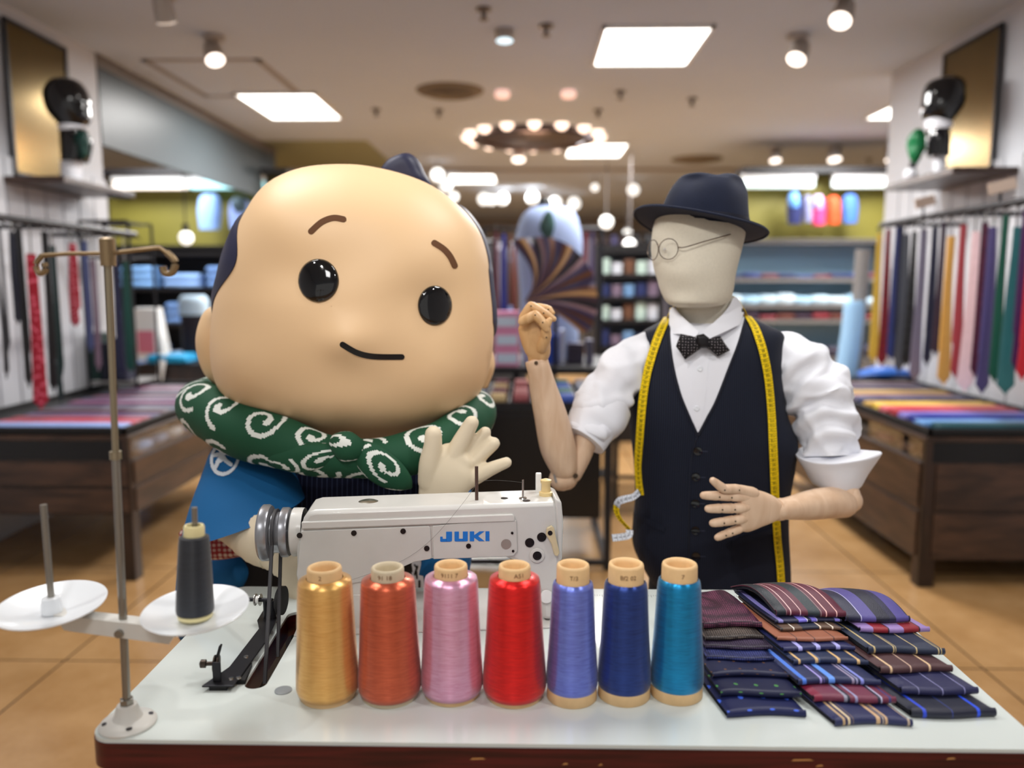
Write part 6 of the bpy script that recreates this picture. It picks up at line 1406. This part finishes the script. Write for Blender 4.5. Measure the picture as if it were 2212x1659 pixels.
for zi,z in enumerate(zz[1:]):
    for k in range(4):
        xx=x0+(x1-x0)*(k+.5)/4.2; c=[(130,180,235),(150,190,245),(120,160,220),(190,205,235)][(k+zi)%4]
        for j in range(3-(k+zi)%2): shirt(xx,8.16,z+j*.075,.36,.07,c,'%s, %s shelf of the back left shelves, %s pile, %s'%({(130,180,235):'sky blue folded shirt',(150,190,245):'light blue folded shirt',(120,160,220):'mid blue folded shirt',(190,205,235):'whitish blue folded shirt'}[c],['upper','middle','lower'][zi],ORD[k],['bottom','middle','topmost'][j]),G)
x0,x1,zz,Y=unit('lit_shelves','pale lit display shelves under the right olive wall',1560,1926,8.0,[520,602,658,690,770],top=518,back=mat('pale blue shelf back',(150,190,215),.5),m=M_greyp)
G='folded knitwear on the back right shelves'
for zi,z in enumerate(zz[1:]):
    for k in range(9):
        xx=x0+(x1-x0)*(k+.75)/9.5; c=[[(30,40,84),(44,54,110),(96,24,44)],[(210,232,245),(170,210,235),(196,224,240)],[(110,60,50),(60,40,60),(140,50,60)],[(60,54,70),(90,80,100),(40,44,70)]][zi][k%3]
        shirt(xx,8.14,z,.17,[.05,.10,.07,.12][zi]*(.7+.5*rg.random()),c,'%s folded knit on the %s of the back right shelves, %s from left'%([['navy','blue','dark red'],['white','pale blue','ice blue'],['rust','plum','brick'],['charcoal','grey','slate']][zi][k%3],['top shelf','second shelf','third shelf','lowest shelf'][zi],ORD[k]),G,'folded_knit','knitwear',.24)
# middle shelves beside the mannequin face
x0,x1,zz,Y=unit('accessory_shelves','dark accessory shelves between the striped fan and the mannequin',1292,1430,6.6,[540,592,640,690,745,800],top=530,dep=.35,back=mat('grey back',(120,124,130),.5))
G='small boxes on the accessory shelves'
for zi,z in enumerate(zz[1:]):
    for k in range(5):
        xx=x0+(x1-x0)*(k+.6)/5.2; n,c=[('pale green',(200,222,210)),('light blue',(120,160,205)),('white',(220,222,230)),('navy',(40,50,100)),('brown',(110,72,50)),('mauve',(130,110,130))][(k*2+zi*3)%6]
        h=.08+rg.random()*.07; o=MB().box(xx-.04,6.65,z,xx+.04,6.78,z+h).box(xx-.042,6.648,z+h*.78,xx+.042,6.782,z+h+.004).build('accessory_box',solid('b%s'%n,c,.5),None,0,bev=.004,org=(xx,6.7,z)); tag(o,'%s box on the %s of the dark accessory shelves, %s from left'%(n,['top shelf','second shelf','third shelf','fourth shelf','lowest shelf'][zi],ORD[k]),'box',G)
# far centre: racks, tables and dark goods
for i,(a,b2,y0,y1,Y,c,lb) in enumerate(((1040,1140,520,700,10.5,(60,58,70),'dark garment rack far back left of the shirt form'),(1270,1420,505,690,11.5,(66,62,66),'dark garment rack far back right of the shirt form'),(600,1060,520,760,9.5,(50,44,46),'dark shop counter block behind the costume head'),(1400,1600,560,720,10.5,(74,72,80),'grey shop counter block behind the mannequin'))):
    x0,x1=W(a,600,Y).x,W(b2,600,Y).x; zt=W(0,y0,Y).z; t=thing('garment_rack',lb,'rack',((x0+x1)/2,Y,0)); MB().box(x0,Y,0,x1,Y+.5,.12).build('plinth',M_dsh,t,0); MB().cyl((x0,Y+.25,zt),(x1,Y+.25,zt),.02,8).build('rail',M_metal_d,t)
    for x in (x0+.03,x1-.03): MB().cyl((x,Y+.25,.1),(x,Y+.25,zt),.02,8).build('upright',M_metal_d,t)
    n_=int((x1-x0)/.16); 
    for k in range(n_):
        xx=x0+.08+k*.16; cc=[(40,44,60),(90,86,96),(60,40,44),(120,124,140),(30,32,38),(70,66,110)][rg.randrange(6)]
        MB().sweep([V((xx,Y+.25,zt-.02)),V((xx,Y+.25,zt-.12)),V((xx,Y+.25,zt-.5)),V((xx,Y+.25,max(.2,zt-.95)))],[(.03,.05),(.06,.2),(.065,.22),(.07,.24)],10,up=(0,1,0),p=3).build('garment',solid('q%d_%d_%d'%cc,cc,.8),t)
# left middle: counter with cyan cloth, pale box, coat form
x0,x1=W(300,780,6.0).x,W(480,780,6.0).x; zt=W(0,785,6.0).z; t=thing('dark_counter','dark brown counter with a cyan cloth, left of the costume figure','counter',((x0+x1)/2,6.3,0)); MB().box(x0,6.0,.08,x1,6.7,zt-.03).build('body',M_walnut,t,0); MB().box(x0-.02,5.98,zt-.03,x1+.02,6.72,zt).build('top_board',M_dsh,t,0,bev=.003); MB().box(x0+.03,6.04,0,x1-.03,6.66,.08).build('plinth',M_blk,t,0)
shirt(W(372,770,6.1).x,6.12,zt,.30,.07,(0,150,205),'bright cyan folded cloth on the dark counter left of the big head',None,'folded_cloth','cloth')
o=MB().sweep([W(350,762,6.05),W(348,790,5.96),W(344,850,5.955)],[(.06,.012),(.03,.012),(.014,.008)],12,up=(0,1,0),k=5).build('draped_strap',M_white,sm=60); tag(o,'white cloth strap hanging off the dark counter','cloth')
a=W(320,768,6.3); t=thing('carrier_bag','white carrier bag with a pink print on the dark counter','bag',(a.x,6.3,zt)); zt2=W(0,665,6.3).z
MB().prism([(a.x-.09,zt),(a.x+.15,zt),(a.x+.09,zt2),(a.x-.07,zt2)],6.25,6.4).build('bag',M_white,t,0,bev=.005); MB().box(a.x-.05,6.244,zt+.06,a.x+.08,6.249,zt+.24).build('pink_print',mat('pink print',(214,120,140),.5),t,0)
t=thing('shirt_form','pale blue shirt form standing by the costume figure ear','mannequin',tuple(W(420,785,6.3))); ringloft([(638,395,440,6.3,.07,.07),(650,388,448,6.3,.1,.1),(680,390,450,6.3,.1,.1)],28).build('shirt_top',mat('ice blue cotton',(190,215,235),.7),t); ringloft([(680,392,448,6.3,.1,.1),(740,396,446,6.3,.1,.1),(784,398,444,6.3,.1,.1)],28).build('lower_body',mat('near black cloth',(30,24,34),.8),t)
# round pendant lamp on the left
c=W(402,514,6.9); t=thing('globe_lamp','white globe lamp on a black stem in front of the left olive wall','lamp',(c.x,c.y,H)); MB().ball(c,.058,20).build('globe',mat('distant lamp glass',(248,246,240),.4,emit=1.5),t); MB().cyl(c+V((0,0,.05)),c+V((0,0,.12)),.026,12).cyl(c+V((0,0,.1)),(c.x,c.y,H),.006,8).build('stem',M_blk,t)
# wire side rack at the left with small goods
x0,x1=W(138,0,4.75).x,W(246,0,4.75).x; t=thing('wire_rack','thin dark metal display rack behind the left ties','rack',((x0+x1)/2,4.9,0)); zt=W(0,478,4.75).z
for x in (x0,(x0+x1)/2,x1):
    for y in (4.75,5.05): MB().cyl((x,y,zL-.02),(x,y,zt),.009,8).build('upright',M_metal_d,t)
for yy in (478,555,826):
    z=W(0,yy,4.75).z; MB().cyl((x0,4.75,z),(x1,4.75,z),.008,8).cyl((x0,5.05,z),(x1,5.05,z),.008,8).box(x0,4.75,z-.006,x1,5.05,z-.002).build('shelf_frame',M_metal_d if yy!=826 else M_greyp,t)
z=W(0,824,4.75).z
for pxa,pxb,yt,c,lb in ((150,172,720,(14,44,40),'dark green box on the wire rack shelf'),(176,188,740,(20,22,40),'narrow navy box on the wire rack shelf'),(198,232,730,(30,32,60),'dark blue bag on the wire rack shelf')):
    a,b2=W(pxa,0,4.85).x,W(pxb,0,4.85).x; zt_=W(0,yt,4.85).z; o=MB().box(a,4.8,z,b2,4.95,zt_).box(a-.003,4.797,zt_-.03,b2+.003,4.953,zt_+.004).build('small_box',solid('w'+lb[:8],c,.5),None,0,bev=.005,org=(a,4.85,z)); tag(o,lb,'box')
c=W(164,706,4.85); zt_=W(0,720,4.85).z; tag(MB().lathe((c.x,4.86,zt_+.004),[(.03,0),(.045,.02),(.048,.06),(.03,.1),(.02,.11)],20).build('amber_jar',mat('amber ceramic',(180,120,60),.3),sm=50,org=(c.x,4.86,zt_)),'amber coloured round jar on the dark green box','jar')
# right middle: grey post and pale blue sleeve form by the right rack
q=W(1850,640,5.6); t=thing('display_post','grey display post with a pale blue shirt on it, left of the yellow tie','display stand',(q.x,5.6,0))
MB().cyl((q.x,5.6,0),(q.x+.03,5.6,W(0,540,5.6).z),.05,20).build('post',M_greyp,t); MB().lathe((q.x,5.6,0),[(.18,0),(.18,.02),(.06,.03)],24).build('foot',M_greyp,t)
ringloft([(650,1832,1862,5.5,.05,.05),(660,1824,1866,5.5,.06,.06),(720,1818,1860,5.5,.07,.07),(812,1804,1848,5.5,.07,.07)],24).build('shirt_sleeve',mat('aqua blue cotton',(150,190,225),.7),t)
a=W(1905,795,5.2); x_=a.x+.05; tag(MB().sweep([V((x_-.2,5.2,zR+.035)),V((x_-.08,5.18,zR+.055)),V((x_+.05,5.2,zR+.05)),V((x_+.18,5.2,zR+.03))],[(.07,.02),(.12,.04),(.11,.035),(.05,.015)],16,up=(0,0,1),k=5).build('blue_cloth',solid('heap blue',(40,100,190)),sm=60),'bright blue bunched cloth at the far end of the right cabinet','cloth')
# low table frame between case and mannequin
a=W(1332,880,4.6).x; b2=W(1368,880,4.6).x; zt=W(0,890,4.6).z; t=thing('low_table_frame','thin black table frame seen beside the measuring tape curl','table',(b2,4.8,0))
for x in (a,b2+.6):
    for y in (4.6,5.2): MB().box(x-.015,y-.015,0,x+.015,y+.015,zt).build('leg',M_metal_d,t,0)
MB().box(a,4.58,zt,b2+.62,5.22,zt+.03).build('table_top',M_dsh,t,0); MB().box(a,4.59,.18,b2+.6,4.61,.2).build('stretcher',M_metal_d,t,0)
